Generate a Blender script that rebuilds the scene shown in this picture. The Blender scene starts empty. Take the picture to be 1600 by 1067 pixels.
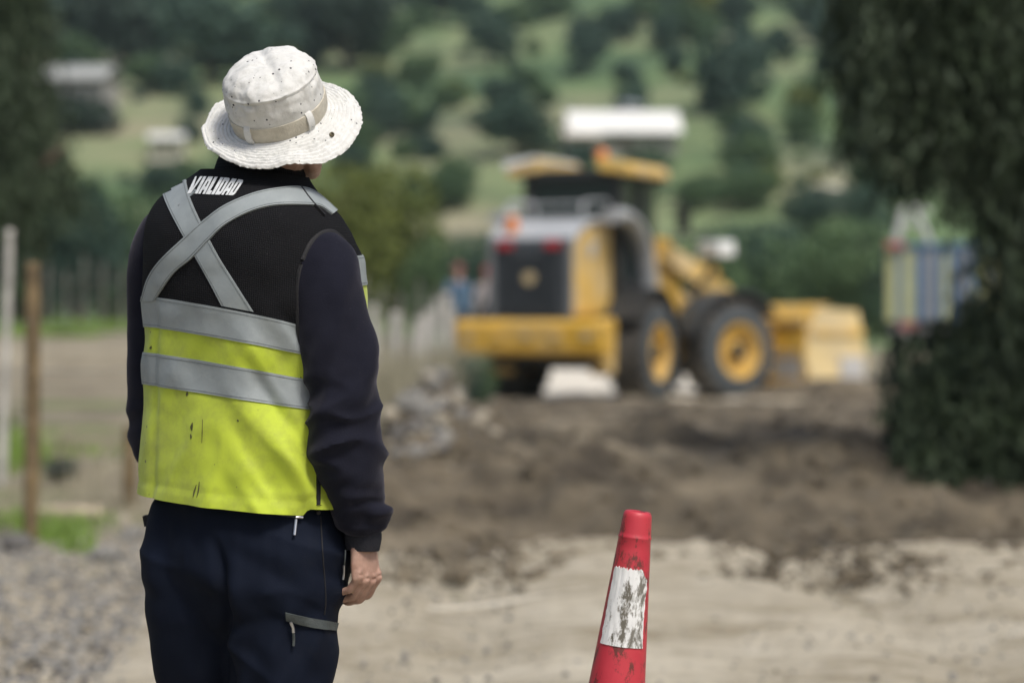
import bpy, bmesh, math, random
import numpy as np
from mathutils import Vector, Matrix
from mathutils.bvhtree import BVHTree

rng = np.random.default_rng(7)
random.seed(7)
R = math.radians
scene = bpy.context.scene
col = scene.collection

# ---------------------------------------------------------------- camera
LENS, CAM_H = 85.0, 1.25
FPX = LENS / 36.0 * 1600.0            # focal length in photograph pixels
HORIZON = 496.0
cd = bpy.data.cameras.new("camera")
cam = bpy.data.objects.new("camera", cd)
col.objects.link(cam)
cam.location = (0, 0, CAM_H)
cam.rotation_euler = (R(90), 0, 0)
cd.lens = LENS
cd.sensor_width = 36.0
cd.shift_y = -(533.5 - HORIZON) / 1600.0
cd.clip_start = 0.05
cd.clip_end = 3000
cd.dof.use_dof = True
cd.dof.focus_distance = 4.38
cd.dof.aperture_fstop = 2.35
cd.dof.aperture_blades = 0
scene.camera = cam

# ---------------------------------------------------------------- sky, sun, exposure
SUN_EL, SUN_AZ = R(56), R(150)        # azimuth clockwise from +Y (the view direction)
world = bpy.data.worlds.new("World")
scene.world = world
world.use_nodes = True
wn = world.node_tree
wn.nodes.clear()
sky = wn.nodes.new("ShaderNodeTexSky")
sky.sky_type = 'NISHITA'
sky.sun_disc = False
sky.sun_elevation = SUN_EL
sky.sun_rotation = SUN_AZ
sky.air_density = 1.0
sky.dust_density = 4.0
sky.ozone_density = 0.6
bg = wn.nodes.new("ShaderNodeBackground")
bg.inputs['Strength'].default_value = 0.062
wo = wn.nodes.new("ShaderNodeOutputWorld")
wn.links.new(sky.outputs[0], bg.inputs[0])
wn.links.new(bg.outputs[0], wo.inputs[0])

sd = bpy.data.lights.new("sun", 'SUN')
sd.energy = 1.5
sd.angle = R(14)
sd.color = (1.0, 0.955, 0.88)
sun = bpy.data.objects.new("sun", sd)
col.objects.link(sun)
sun_dir = Vector((math.sin(SUN_AZ) * math.cos(SUN_EL), math.cos(SUN_AZ) * math.cos(SUN_EL), math.sin(SUN_EL)))
sun.rotation_euler = sun_dir.to_track_quat('Z', 'Y').to_euler()
sun.location = (8, -10, 20)

vs = scene.view_settings
vs.view_transform = 'Standard'
vs.look = 'None'
vs.exposure = 0.95
vs.gamma = 1.0
vs.use_curve_mapping = False
scene.cycles.max_bounces = 6
scene.cycles.diffuse_bounces = 3
scene.cycles.transparent_max_bounces = 6
scene.cycles.use_denoising = True


# ---------------------------------------------------------------- helpers
def at(px, py, Y):
    """a point at depth Y seen at photograph pixel (px, py)"""
    return np.array(((px - 800.0) / FPX * Y, Y, CAM_H - (py - HORIZON) / FPX * Y))


def topx(P):
    P = np.asarray(P, float)
    return np.stack([800 + P[..., 0] / P[..., 1] * FPX, HORIZON - (P[..., 2] - CAM_H) / P[..., 1] * FPX], -1)


_perm = np.random.default_rng(3).permutation(256)
_perm = np.concatenate([_perm, _perm, _perm])
_grad = np.random.default_rng(4).normal(size=(256, 3))
_grad /= np.linalg.norm(_grad, axis=1, keepdims=True)


def pn(x, y, z=0.0):
    """gradient noise, vectorised, about -0.7 .. 0.7"""
    x, y, z = np.broadcast_arrays(np.asarray(x, float), np.asarray(y, float), np.asarray(z, float))
    xi, yi, zi = np.floor(x).astype(int), np.floor(y).astype(int), np.floor(z).astype(int)
    xf, yf, zf = x - xi, y - yi, z - zi
    f = lambda t: t * t * t * (t * (t * 6 - 15) + 10)
    u, v, w = f(xf), f(yf), f(zf)
    out = 0
    for dx in (0, 1):
        for dy in (0, 1):
            for dz in (0, 1):
                h = _perm[(_perm[(_perm[(xi + dx) & 255] + yi + dy) & 255] + zi + dz) & 255]
                g = _grad[h]
                d = g[..., 0] * (xf - dx) + g[..., 1] * (yf - dy) + g[..., 2] * (zf - dz)
                out = out + d * (u if dx else 1 - u) * (v if dy else 1 - v) * (w if dz else 1 - w)
    return out


def fbm(x, y, z=0.0, o=4):
    s, a, t = 0, 1.0, 0
    for i in range(o):
        s = s + a * pn(x * 2 ** i + 17 * i, y * 2 ** i - 9 * i, np.asarray(z) * 2 ** i + 5 * i)
        a *= 0.5
    return s


def ridge(x, y, z=0.0):
    """sharp-crested folds, about 0 .. 1"""
    return np.clip(1 - 2.6 * np.abs(pn(x, y, z)), 0, 1) ** 1.5


def sm(e0, e1, x):
    t = np.clip((np.asarray(x, float) - e0) / (e1 - e0), 0, 1)
    return t * t * (3 - 2 * t)


def cr(pts, m):
    """Catmull-Rom resampling of a list of rows to m rows"""
    P = np.asarray(pts, float)
    if P.ndim == 1:
        P = P[:, None]
    P = np.vstack([2 * P[0] - P[1], P, 2 * P[-1] - P[-2]])
    n = len(P) - 3
    t = np.linspace(0, n, m)
    i = np.minimum(t.astype(int), n - 1)
    f = (t - i)[:, None]
    p0, p1, p2, p3 = P[i], P[i + 1], P[i + 2], P[i + 3]
    return 0.5 * (2 * p1 + (p2 - p0) * f + (2 * p0 - 5 * p1 + 4 * p2 - p3) * f ** 2 + (3 * p1 - p0 - 3 * p2 + p3) * f ** 3)


class MB:
    """collects pieces of one mesh"""
    def __init__(s):
        s.v, s.f, s.m, s.n = [], [], [], 0

    def add(s, V, F, mi=0):
        V = np.asarray(V, float).reshape(-1, 3)
        s.v.append(V)
        s.f += [tuple(int(i) + s.n for i in q) for q in F]
        s.m += [mi] * len(F)
        s.n += len(V)
        return s

    def box(s, c, d, rot=None, mi=0, taper=None):
        q = np.array([(-1, -1, -1), (1, -1, -1), (1, 1, -1), (-1, 1, -1), (-1, -1, 1), (1, -1, 1), (1, 1, 1), (-1, 1, 1)], float)
        q = q * np.asarray(d) / 2
        if taper is not None:
            q[4:, :2] *= taper
        if rot is not None:
            q = q @ np.array(rot.to_3x3()).T
        return s.add(q + np.asarray(c), [(0, 3, 2, 1), (4, 5, 6, 7), (0, 1, 5, 4), (1, 2, 6, 5), (2, 3, 7, 6), (3, 0, 4, 7)], mi)

    def prism(s, poly, y0, y1, axis='y', mi=0):
        """polygon of (a, b) extruded; axis x: a=y b=z, axis y: a=x b=z, axis z: a=x b=y"""
        def pt(p, e):
            return {'x': (e, p[0], p[1]), 'y': (p[0], e, p[1]), 'z': (p[0], p[1], e)}[axis]
        n = len(poly)
        V = [pt(p, y0) for p in poly] + [pt(p, y1) for p in poly]
        F = [tuple(range(n)), tuple(range(2 * n - 1, n - 1, -1))] + [(i, i + n, (i + 1) % n + n, (i + 1) % n) for i in range(n)]
        return s.add(V, F, mi)

    def tube(s, pts, rad, n=12, ref=(0, 0, 1), caps=True, mi=0):
        V, F = tube_vf(pts, rad, n, ref, caps)
        return s.add(V, F, mi)

    def lathe(s, prof, n=32, M=None, mi=0):
        """profile of (r, z) rows, revolved round z"""
        pr = np.asarray(prof, float)
        a = np.linspace(0, 2 * math.pi, n, endpoint=False)
        V = np.stack([pr[:, None, 0] * np.cos(a), pr[:, None, 0] * np.sin(a), np.repeat(pr[:, 1:2], n, 1)], -1).reshape(-1, 3)
        if M is not None:
            V = V @ np.array(M.to_3x3()).T + np.array(M.translation)
        F = []
        for i in range(len(pr) - 1):
            for j in range(n):
                k = (j + 1) % n
                F.append((i * n + j, i * n + k, (i + 1) * n + k, (i + 1) * n + j))
        return s.add(V, F, mi)

    def grid(s, P, closed=False, mi=0):
        P = np.asarray(P, float)
        a, b = P.shape[:2]
        F = []
        for i in range(a - 1):
            for j in range(b if closed else b - 1):
                k = (j + 1) % b
                F.append((i * b + j, i * b + k, (i + 1) * b + k, (i + 1) * b + j))
        return s.add(P, F, mi)

    def mesh(s, name, mats, smooth=True):
        me = bpy.data.meshes.new(name)
        V = np.vstack(s.v) if s.v else np.zeros((0, 3))
        me.from_pydata(V.tolist(), [], s.f)
        if not isinstance(mats, (list, tuple)):
            mats = [mats]
        for m in mats:
            me.materials.append(m)
        me.polygons.foreach_set('material_index', s.m)
        me.polygons.foreach_set('use_smooth', [smooth] * len(s.f))
        me.update()
        return me

    def build(s, name, mats, parent=None, smooth=True, bevel=0.0):
        o = link(name, s.mesh(name, mats, smooth), parent)
        if bevel:
            b = o.modifiers.new('bevel', 'BEVEL')
            b.width = bevel
            b.segments = 2
            b.limit_method = 'ANGLE'
            b.angle_limit = R(40)
            b.harden_normals = False
        if smooth:
            sharpen(o.data)
        return o


def sharpen(me, ang=42):
    try:
        me.set_sharp_from_angle(angle=R(ang))
    except Exception:
        pass


def tube_vf(pts, rad, n=12, ref=(0, 0, 1), caps=True):
    P = np.asarray(pts, float)
    r = np.asarray(rad, float)
    if r.ndim == 0:
        r = np.full(len(P), float(r))
    if r.ndim == 1:
        r = np.stack([r, r], -1)
    T = np.gradient(P, axis=0)
    T /= np.linalg.norm(T, axis=1, keepdims=True) + 1e-12
    A = np.asarray(ref, float) - T * (T @ np.asarray(ref, float))[:, None]
    bad = np.linalg.norm(A, axis=1) < 1e-3
    if bad.any():
        alt = np.array((1.0, 0.3, 0.1))
        A[bad] = alt - T[bad] * (T[bad] @ alt)[:, None]
    A /= np.linalg.norm(A, axis=1, keepdims=True)
    B = np.cross(T, A)
    a = np.linspace(0, 2 * math.pi, n, endpoint=False)
    V = P[:, None] + r[:, None, 0:1] * np.cos(a)[None, :, None] * A[:, None] + r[:, None, 1:2] * np.sin(a)[None, :, None] * B[:, None]
    V = V.reshape(-1, 3)
    F = []
    k = len(P)
    for i in range(k - 1):
        for j in range(n):
            jj = (j + 1) % n
            F.append((i * n + j, i * n + jj, (i + 1) * n + jj, (i + 1) * n + j))
    if caps:
        F.append(tuple(range(n - 1, -1, -1)))
        F.append(tuple(range((k - 1) * n, k * n)))
    return V, F


def capsule(mb, pts, rads, n=16, m=None):
    """round-ended limb through points with a radius each"""
    Q = np.hstack([np.asarray(pts, float), np.asarray(rads, float).reshape(len(pts), -1)])
    Q = cr(Q, m or len(pts) * 6)
    P, r = Q[:, :3], Q[:, 3:]
    if r.shape[1] == 1:
        r = np.hstack([r, r])
    d0 = P[0] - P[1]
    d0 /= np.linalg.norm(d0)
    d1 = P[-1] - P[-2]
    d1 /= np.linalg.norm(d1)
    hs = np.array((0.3, 0.6, 0.85, 0.98))
    e0 = np.array([P[0] + d0 * r[0].min() * h for h in hs[::-1]])
    q0 = np.array([r[0] * math.sqrt(1 - h * h) for h in hs[::-1]])
    e1 = np.array([P[-1] + d1 * r[-1].min() * h for h in hs])
    q1 = np.array([r[-1] * math.sqrt(1 - h * h) for h in hs])
    mb.tube(np.vstack([e0, P, e1]), np.vstack([q0, r, q1]), n)
    return mb


def link(name, me, parent=None):
    o = bpy.data.objects.new(name, me)
    col.objects.link(o)
    if parent is not None:
        o.parent = parent
    return o


def tag(o, label=None, cat=None, group=None, kind=None):
    if label:
        o["label"] = label
    if cat:
        o["category"] = cat
    if group:
        o["group"] = group
    if kind:
        o["kind"] = kind
    return o


def thing(name, label, cat, loc=(0, 0, 0), rz=0.0, group=None):
    o = link(name, None)
    o.location = loc
    o.rotation_euler = (0, 0, rz)
    o.empty_display_size = 0.1
    return tag(o, label, cat, group)


def copy_tree(o, parent=None):
    c = o.copy()
    col.objects.link(c)
    c.parent = parent
    for ch in list(o.children):
        copy_tree(ch, c)
    return c


def remesh(mb, voxel, smooth_it=4, factor=0.5):
    """one continuous skin round all the pieces"""
    me = mb.mesh('tmp', [])
    o = link('tmp', me)
    m = o.modifiers.new('r', 'REMESH')
    m.mode = 'VOXEL'
    m.voxel_size = voxel
    if smooth_it:
        s = o.modifiers.new('s', 'SMOOTH')
        s.factor = factor
        s.iterations = smooth_it
    dg = bpy.context.evaluated_depsgraph_get()
    dg.update()
    out = bpy.data.meshes.new_from_object(o.evaluated_get(dg))
    bpy.data.objects.remove(o)
    bpy.data.meshes.remove(me)
    out.materials.clear()
    out.polygons.foreach_set('use_smooth', [True] * len(out.polygons))
    return out


def get_vn(me):
    n = len(me.vertices)
    V = np.empty(n * 3)
    me.vertices.foreach_get('co', V)
    N = np.empty(n * 3)
    me.vertices.foreach_get('normal', N)
    return V.reshape(-1, 3), N.reshape(-1, 3)


def set_v(me, V):
    me.vertices.foreach_set('co', np.asarray(V, float).ravel())
    me.update()


def bvh_of(*objs):
    V, F, n = [], [], 0
    for o in objs:
        M = o.matrix_world
        V += [M @ v.co for v in o.data.vertices]
        F += [[i + n for i in p.vertices] for p in o.data.polygons]
        n = len(V)
    return BVHTree.FromPolygons(V, F)


CAMV = Vector((0, 0, CAM_H))


def hit(bvh, px, py, guess):
    d = Vector(at(px, py, 1.0)) - CAMV
    h = bvh.ray_cast(CAMV, d.normalized())
    if h[0] is not None and h[0].y < guess + 0.6:
        return h[0], h[1]
    q = bvh.find_nearest(Vector(at(px, py, guess)))
    return q[0], q[1]


def decal(mb, bvh, PX, off, guess=4.4, skirt=0.003, mi=0):
    """cloth laid on a surface: PX is a grid of photograph pixels (a, b, 2)"""
    PX = np.asarray(PX, float)
    a, b = PX.shape[:2]
    P = np.zeros((a, b, 3))
    N = np.zeros((a, b, 3))
    for i in range(a):
        for j in range(b):
            p, n = hit(bvh, PX[i, j, 0], PX[i, j, 1], guess)
            P[i, j], N[i, j] = p, n
    for _ in range(2):
        N[1:-1] = (N[:-2] + N[1:-1] * 2 + N[2:]) / 4
        N[:, 1:-1] = (N[:, :-2] + N[:, 1:-1] * 2 + N[:, 2:]) / 4
    N /= np.linalg.norm(N, axis=-1, keepdims=True) + 1e-9
    G = np.zeros((a + 2, b + 2, 3))
    G[1:-1, 1:-1] = P + N * off
    G[0, 1:-1] = P[0] - N[0] * skirt
    G[-1, 1:-1] = P[-1] - N[-1] * skirt
    G[1:-1, 0] = P[:, 0] - N[:, 0] * skirt
    G[1:-1, -1] = P[:, -1] - N[:, -1] * skirt
    G[0, 0], G[0, -1], G[-1, 0], G[-1, -1] = G[0, 1], G[0, -2], G[-1, 1], G[-1, -2]
    mb.grid(G, mi=mi)
    return mb


def strip_px(left, right, m, w):
    """grid of pixels between two pixel polylines, m along and w across"""
    L, Q = cr(left, m), cr(right, m)
    t = np.linspace(0, 1, w)[None, :, None]
    return L[:, None] * (1 - t) + Q[:, None] * t


# ---------------------------------------------------------------- materials
def srgb(r, g, b):
    f = lambda c: c / 12.92 if c <= 0.04045 else ((c + 0.055) / 1.055) ** 2.4
    return (f(r / 255.0), f(g / 255.0), f(b / 255.0), 1.0)


def c4(c):
    return tuple(c) if len(c) == 4 else tuple(c) + (1.0,)


class NT:
    def __init__(s, name):
        s.m = bpy.data.materials.new(name)
        s.m.use_nodes = True
        s.t = s.m.node_tree
        s.t.nodes.clear()
        s.out = s.n('ShaderNodeOutputMaterial')
        s.b = s.n('ShaderNodeBsdfPrincipled')
        s.l(s.b.outputs[0], s.out.inputs['Surface'])
        s.tc = s.n('ShaderNodeTexCoord')
        s.co = s.tc.outputs['Object']

    def n(s, t, **k):
        x = s.t.nodes.new(t)
        for a, v in k.items():
            setattr(x, a, v)
        return x

    def l(s, a, b):
        s.t.links.new(a, b)

    def mapping(s, scale=(1, 1, 1), rot=(0, 0, 0), loc=(0, 0, 0), src=None):
        m = s.n('ShaderNodeMapping')
        m.inputs['Scale'].default_value = scale
        m.inputs['Rotation'].default_value = rot
        m.inputs['Location'].default_value = loc
        s.l(src or s.co, m.inputs['Vector'])
        return m.outputs[0]

    def noise(s, scale, detail=4, rough=0.55, src=None, dist=0.0):
        x = s.n('ShaderNodeTexNoise')
        x.inputs['Scale'].default_value = scale
        x.inputs['Detail'].default_value = detail
        x.inputs['Roughness'].default_value = rough
        x.inputs['Distortion'].default_value = dist
        s.l(src or s.co, x.inputs['Vector'])
        return x.outputs['Fac']

    def voronoi(s, scale, feature='F1', src=None, out='Distance', rand=1.0):
        x = s.n('ShaderNodeTexVoronoi')
        x.feature = feature
        x.inputs['Scale'].default_value = scale
        x.inputs['Randomness'].default_value = rand
        s.l(src or s.co, x.inputs['Vector'])
        return x.outputs[out]

    def ramp(s, fac, stops, interp='LINEAR'):
        r = s.n('ShaderNodeValToRGB')
        r.color_ramp.interpolation = interp
        e = r.color_ramp.elements
        while len(e) < len(stops):
            e.new(0.5)
        for k, (p, c) in zip(e, stops):
            k.position = p
            k.color = c4(c) if not isinstance(c, (int, float)) else (c, c, c, 1)
        s.l(fac, r.inputs[0])
        return r.outputs[0]

    def mix(s, fac, a, b, mode='MIX'):
        x = s.n('ShaderNodeMix', data_type='RGBA', blend_type=mode)
        for v, i in ((fac, 0), (a, 6), (b, 7)):
            if isinstance(v, (int, float)):
                x.inputs[i].default_value = v
            elif isinstance(v, tuple):
                x.inputs[i].default_value = c4(v)
            else:
                s.l(v, x.inputs[i])
        return x.outputs[2]

    def math(s, op, a, b=0.0, c=None):
        x = s.n('ShaderNodeMath', operation=op)
        for i, v in enumerate((a, b) if c is None else (a, b, c)):
            if isinstance(v, (int, float)):
                x.inputs[i].default_value = v
            else:
                s.l(v, x.inputs[i])
        return x.outputs[0]

    def bump(s, height, strength=0.5, dist=0.01, prev=None):
        x = s.n('ShaderNodeBump')
        x.inputs['Strength'].default_value = strength
        x.inputs['Distance'].default_value = dist
        s.l(height, x.inputs['Height'])
        if prev is not None:
            s.l(prev, x.inputs['Normal'])
        return x.outputs[0]

    def set(s, color=None, rough=None, normal=None, metal=None, **k):
        for key, v in (('Base Color', color), ('Roughness', rough), ('Normal', normal), ('Metallic', metal)) + tuple(k.items()):
            if v is None:
                continue
            key = key.replace('_', ' ') if key not in s.b.inputs else key
            if isinstance(v, (int, float)):
                s.b.inputs[key].default_value = v
            elif isinstance(v, tuple):
                s.b.inputs[key].default_value = c4(v)
            else:
                s.l(v, s.b.inputs[key])
        return s.m


def plain(name, c, rough=0.6, var=0.25, scale=6.0, bump=0.15, bscale=40.0, metal=0.0, dirt=None, dirt_amt=0.5, dirt_scale=3.0):
    """a base colour with mottling, fine relief and optional dirt"""
    t = NT(name)
    c = c4(c)
    lo = tuple(x * (1 - var) for x in c[:3]) + (1,)
    hi = tuple(min(1, x * (1 + var)) for x in c[:3]) + (1,)
    base = t.ramp(t.noise(scale, 5), [(0.3, lo), (0.7, hi)])
    if dirt is not None:
        f = t.ramp(t.noise(dirt_scale, 6, 0.65), [(0.42, 0.0), (0.68, dirt_amt)])
        base = t.mix(f, base, c4(dirt))
    nrm = t.bump(t.noise(bscale, 4), bump, 0.01) if bump else None
    return t.set(base, rough, nrm, metal)
# ================================================================ the setting: ground, road, dug soil, hillside
def soil_tex(name, lo, hi, s1, s2, rough=0.95, bump=0.6, bdist=0.02, spots=None, spot_scale=20.0, spot_c=(0.5, 0.47, 0.42), patches=False):
    t = NT(name)
    a = t.noise(s1, 6, 0.62)
    b = t.noise(s2, 5, 0.6)
    base = t.ramp(t.math('ADD', t.math('MULTIPLY', a, 0.6), t.math('MULTIPLY', b, 0.4)), [(0.34, lo), (0.66, hi)])
    if spots:
        v = t.n('ShaderNodeTexVoronoi')
        v.inputs['Scale'].default_value = spot_scale
        t.l(t.co, v.inputs['Vector'])
        sp = t.n('ShaderNodeSeparateColor')
        t.l(v.outputs['Color'], sp.inputs[0])
        f = t.math('MULTIPLY', t.math('LESS_THAN', v.outputs['Distance'], t.math('MULTIPLY', sp.outputs[0], 0.4)), t.math('GREATER_THAN', sp.outputs[1], spots))
        base = t.mix(t.math('MULTIPLY', f, 0.7), base, t.mix(sp.outputs[2], (0.10, 0.095, 0.085, 1), c4(spot_c)))
    if patches:
        pm_ = t.ramp(t.noise(0.62, 6, 0.6, src=t.mapping((0.8, 0.45, 1), (0, 0, 0.4), (2.0, 1.0, 0))), [(0.52, 0.0), (0.64, 0.75)])
        base = t.mix(pm_, base, (0.31, 0.265, 0.19, 1))
        dm_ = t.ramp(t.noise(0.8, 6, 0.62, src=t.mapping((0.9, 0.5, 1), (0, 0, -0.3), (7.0, 3.0, 0))), [(0.54, 0.0), (0.64, 0.8)])
        base = t.mix(dm_, base, (0.030, 0.023, 0.015, 1))
    n1 = t.bump(t.noise(s2 * 3, 6, 0.65), bump, bdist)
    return t.set(base, rough, n1)


t = NT('road_dirt')
a_ = t.noise(0.9, 6, 0.62)
b_ = t.noise(7.0, 6, 0.65)
base = t.ramp(t.math('ADD', t.math('MULTIPLY', a_, 0.55), t.math('MULTIPLY', b_, 0.45)), [(0.34, (0.34, 0.29, 0.20, 1)), (0.62, (0.66, 0.60, 0.475, 1))])
damp = t.ramp(t.noise(1.5, 6, 0.7, src=t.mapping((0.8, 1.6, 1), (0, 0, 0.5))), [(0.50, 0.0), (0.62, 0.8)])
base = t.mix(damp, base, (0.30, 0.25, 0.165, 1))
pale = t.ramp(t.noise(3.2, 5, 0.7, src=t.mapping((0.6, 1.5, 1), (0, 0, -0.3), (4, 2, 0))), [(0.56, 0.0), (0.70, 0.55)])
base = t.mix(pale, base, (0.72, 0.67, 0.56, 1))
v_ = t.n('ShaderNodeTexVoronoi')
v_.inputs['Scale'].default_value = 30
t.l(t.co, v_.inputs['Vector'])
sp_ = t.n('ShaderNodeSeparateColor')
t.l(v_.outputs['Color'], sp_.inputs[0])
f_ = t.math('MULTIPLY', t.math('LESS_THAN', v_.outputs['Distance'], t.math('MULTIPLY', sp_.outputs[0], 0.4)), t.math('GREATER_THAN', sp_.outputs[1], 0.55))
base = t.mix(t.math('MULTIPLY', f_, 0.7), base, t.mix(sp_.outputs[2], (0.13, 0.12, 0.10, 1), (0.6, 0.56, 0.48, 1)))
ROADM = t.set(base, 0.95, t.bump(t.noise(9, 7, 0.7), 1.0, 0.06))
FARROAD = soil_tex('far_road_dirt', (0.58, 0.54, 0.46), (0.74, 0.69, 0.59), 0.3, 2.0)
DUG = soil_tex('dug_soil', (0.022, 0.017, 0.011), (0.215, 0.178, 0.122), 0.8, 3.4, bump=1.0, bdist=0.05, spots=0.75, spot_scale=14, spot_c=(0.27, 0.245, 0.20), patches=True)
t = NT('verge_earth')
base = t.ramp(t.noise(0.8, 6, 0.65), [(0.32, (0.15, 0.125, 0.085, 1)), (0.55, (0.28, 0.245, 0.175, 1)), (0.75, (0.38, 0.34, 0.25, 1))])
gr = t.ramp(t.noise(0.33, 5, 0.6), [(0.54, 0.0), (0.66, 0.75)])
base = t.mix(gr, base, (0.10, 0.15, 0.03, 1))
VERGE = t.set(base, 0.95, t.bump(t.noise(16, 6, 0.65), 0.7, 0.04))
t = NT('hill_grass')
base = t.ramp(t.noise(0.035, 6, 0.62), [(0.34, (0.062, 0.12, 0.052, 1)), (0.46, (0.12, 0.185, 0.072, 1)), (0.55, (0.20, 0.235, 0.115, 1)), (0.66, (0.29, 0.265, 0.175, 1))])
b2 = t.ramp(t.noise(0.11, 5, 0.65), [(0.46, 0.0), (0.66, 0.75)])
base = t.mix(b2, base, (0.040, 0.080, 0.040, 1))
HILLM = t.set(base, 0.95, t.bump(t.noise(1.5, 5), 0.5, 0.3))
GRAVELM = plain('gravel_stone', (0.25, 0.24, 0.22), 0.9, 0.5, 0.9, 0.4, 60)


def verge_h(x, y):
    lift = 0.012 * np.clip(y - 14, 0, 45) * sm(-2.2, -5.0, x)
    bank = 0.42 * sm(39, 43, y) * sm(0.9, -0.4, x) * sm(80, 60, y)
    return lift + bank + 0.05 * fbm(x * 0.9, y * 0.6, 1.3, 3) * sm(-1.2, -2.2, x)


ys = np.concatenate([np.linspace(-14, 5, 30), np.linspace(5.3, 16, 90), np.linspace(16.3, 45, 110), np.linspace(46, 135, 60)])
xs = np.concatenate([np.linspace(-90, -9, 40), np.linspace(-8.7, 8.7, 150), np.linspace(9, 90, 40)])
X, Y = np.meshgrid(xs, ys)
# lower under the roadway and the diggings so that nothing lies flush
inroad = sm(-2.0, -1.5, X) * sm(7.2, 6.6, X) * sm(110, 100, Y)
Z = verge_h(X, Y) * (1 - inroad) - 0.06 * inroad + 0.012 * fbm(X * 5, Y * 5, 0, 2)
m = MB()
m.grid(np.stack([X, Y, Z], -1))
tag(m.build('ground', VERGE), 'dry earth and patchy grass beside the road', kind='structure')

ys = np.concatenate([np.linspace(-12, 6, 40), np.linspace(6.1, 16, 150), np.linspace(16.3, 112, 120)])
u = np.linspace(0, 1, 110)
X = (-1.85 + 8.6 * u)[None, :] + 0.10 * np.sin(ys * 0.9)[:, None]
Y = ys[:, None] + 0 * X
edge = np.minimum(sm(0, 0.05, u), sm(1, 0.95, u))[None, :]
Z = -0.10 + 0.10 * edge + edge * (0.05 * fbm(X * 0.9, Y * 0.35, 2.0, 3) + 0.012 * fbm(X * 6, Y * 6, 4.0, 3))
# tyre ruts
for rx in (-0.2, 1.6, 3.3):
    Z = Z - 0.05 * np.exp(-((X - rx - 0.12 * np.sin(Y * 0.3)) / 0.22) ** 2) * edge
m = MB()
m.grid(np.stack([X, Y, Z], -1), mi=0)
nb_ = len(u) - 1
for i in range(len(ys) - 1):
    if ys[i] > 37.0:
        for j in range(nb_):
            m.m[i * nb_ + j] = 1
tag(m.build('road', [ROADM, FARROAD]), 'pale unpaved dirt road', kind='structure')

# dug-over soil across the road, between the cone and the machine
def dug_h(x, y):
    near = 12.9 + 1.3 * pn(x * 0.7, 3.3) + 0.7 * pn(x * 2.1, 8.2) + 0.4 * pn(x * 6.0, y * 2.0)
    prof = sm(near, near + 2.0, y) * sm(35.2, 33.6, y) * sm(-1.75, -1.1, x + 0.15 * pn(y * 0.9, 1.0)) * sm(6.6, 5.9, x)
    r = 0.06 + 0.46 * np.clip(0.30 + fbm(x * 0.75 + y * 0.2, y * 0.30, 5.1, 4), 0, 1.3)
    r = r + 0.30 * np.exp(-((y - 15.0 - 0.4 * x) / 0.8) ** 2) * (0.6 + pn(x * 0.8, 2.0))
    r = r + 0.34 * np.exp(-((y - 19.5 + 0.7 * x) / 1.2) ** 2) * (0.6 + pn(x * 0.7, 6.0))
    r = r * (1 - 0.55 * sm(20, 33, y)) * 0.72
    r = r + 0.34 * np.exp(-((x + 0.62) / 0.42) ** 2) * np.exp(-((y - 18.5) / 4.0) ** 2) * (1 + 0.9 * fbm(x * 2.3, y * 1.1, 7.0, 3))
    r = r + 0.17 * np.abs(fbm(x * 2.6, y * 1.8, 1.0, 3)) + 0.05 * np.abs(fbm(x * 7, y * 7, 3.0, 2))
    return -0.075 + (0.075 + r) * prof


ys = np.concatenate([np.linspace(12.2, 22, 230), np.linspace(22.1, 38, 170)])
xs = np.linspace(-1.95, 6.7, 170)
X, Y = np.meshgrid(xs, ys)
m = MB()
m.grid(np.stack([X, Y, dug_h(X, Y)], -1))
tag(m.build('dug_soil', DUG), 'brown freshly dug soil heaped across the road', kind='structure')


# soil pushed up by the bucket
def heap(name, c, rx, ry, h, label, seed):
    a = np.linspace(0, 2 * math.pi, 60, endpoint=False)
    r = np.linspace(0, 1, 26)
    A, Q = np.meshgrid(a, r)
    x, y = c[0] + rx * Q * np.cos(A), c[1] + ry * Q * np.sin(A)
    z = -0.06 + (h * (1 - Q ** 1.6)) * (0.9 + 0.5 * fbm(x * 1.3 + seed, y * 1.3, 0, 3)) + 0.05 * fbm(x * 6, y * 6, seed, 3) * (1 - Q)
    m = MB()
    m.grid(np.stack([x, y, z], -1), closed=True)
    return tag(m.build(name, DUG), label, 'soil heap')


heap('soil_heap', (5.2, 37.9), 1.9, 0.9, 0.42, 'dark heap of soil pushed up below the loader bucket', 1.0)
heap('soil_heap', (3.9, 15.6), 1.3, 0.75, 0.36, 'dark ridge of soil under the drooping tree at the road edge', 4.0)


def hill_h(x, y):
    s = np.clip(y - 88, 0, None)
    return 0.235 * s - 14.0 * (1 - np.exp(-s / 60.0)) * 0.55 + 2.6 * fbm(x * 0.018, y * 0.018, 2.2, 4) * sm(0, 40, s) - 0.5


ys = np.linspace(84, 385, 110)
xs = np.linspace(-170, 170, 110)
X, Y = np.meshgrid(xs, ys)
m = MB()
m.grid(np.stack([X, Y, hill_h(X, Y)], -1))
tag(m.build('hillside', HILLM), 'grassy hillside dotted with bushes', kind='structure')


def on_hill(px, py):
    """where the sight line through a pixel meets the hillside"""
    Yv = np.linspace(86, 384, 3000)
    xx = (px - 800) / FPX * Yv
    zz = CAM_H - (py - HORIZON) / FPX * Yv
    k = np.argmax(hill_h(xx, Yv) > zz)
    return np.array((xx[k], Yv[k], float(hill_h(xx[k], Yv[k]))))


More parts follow.
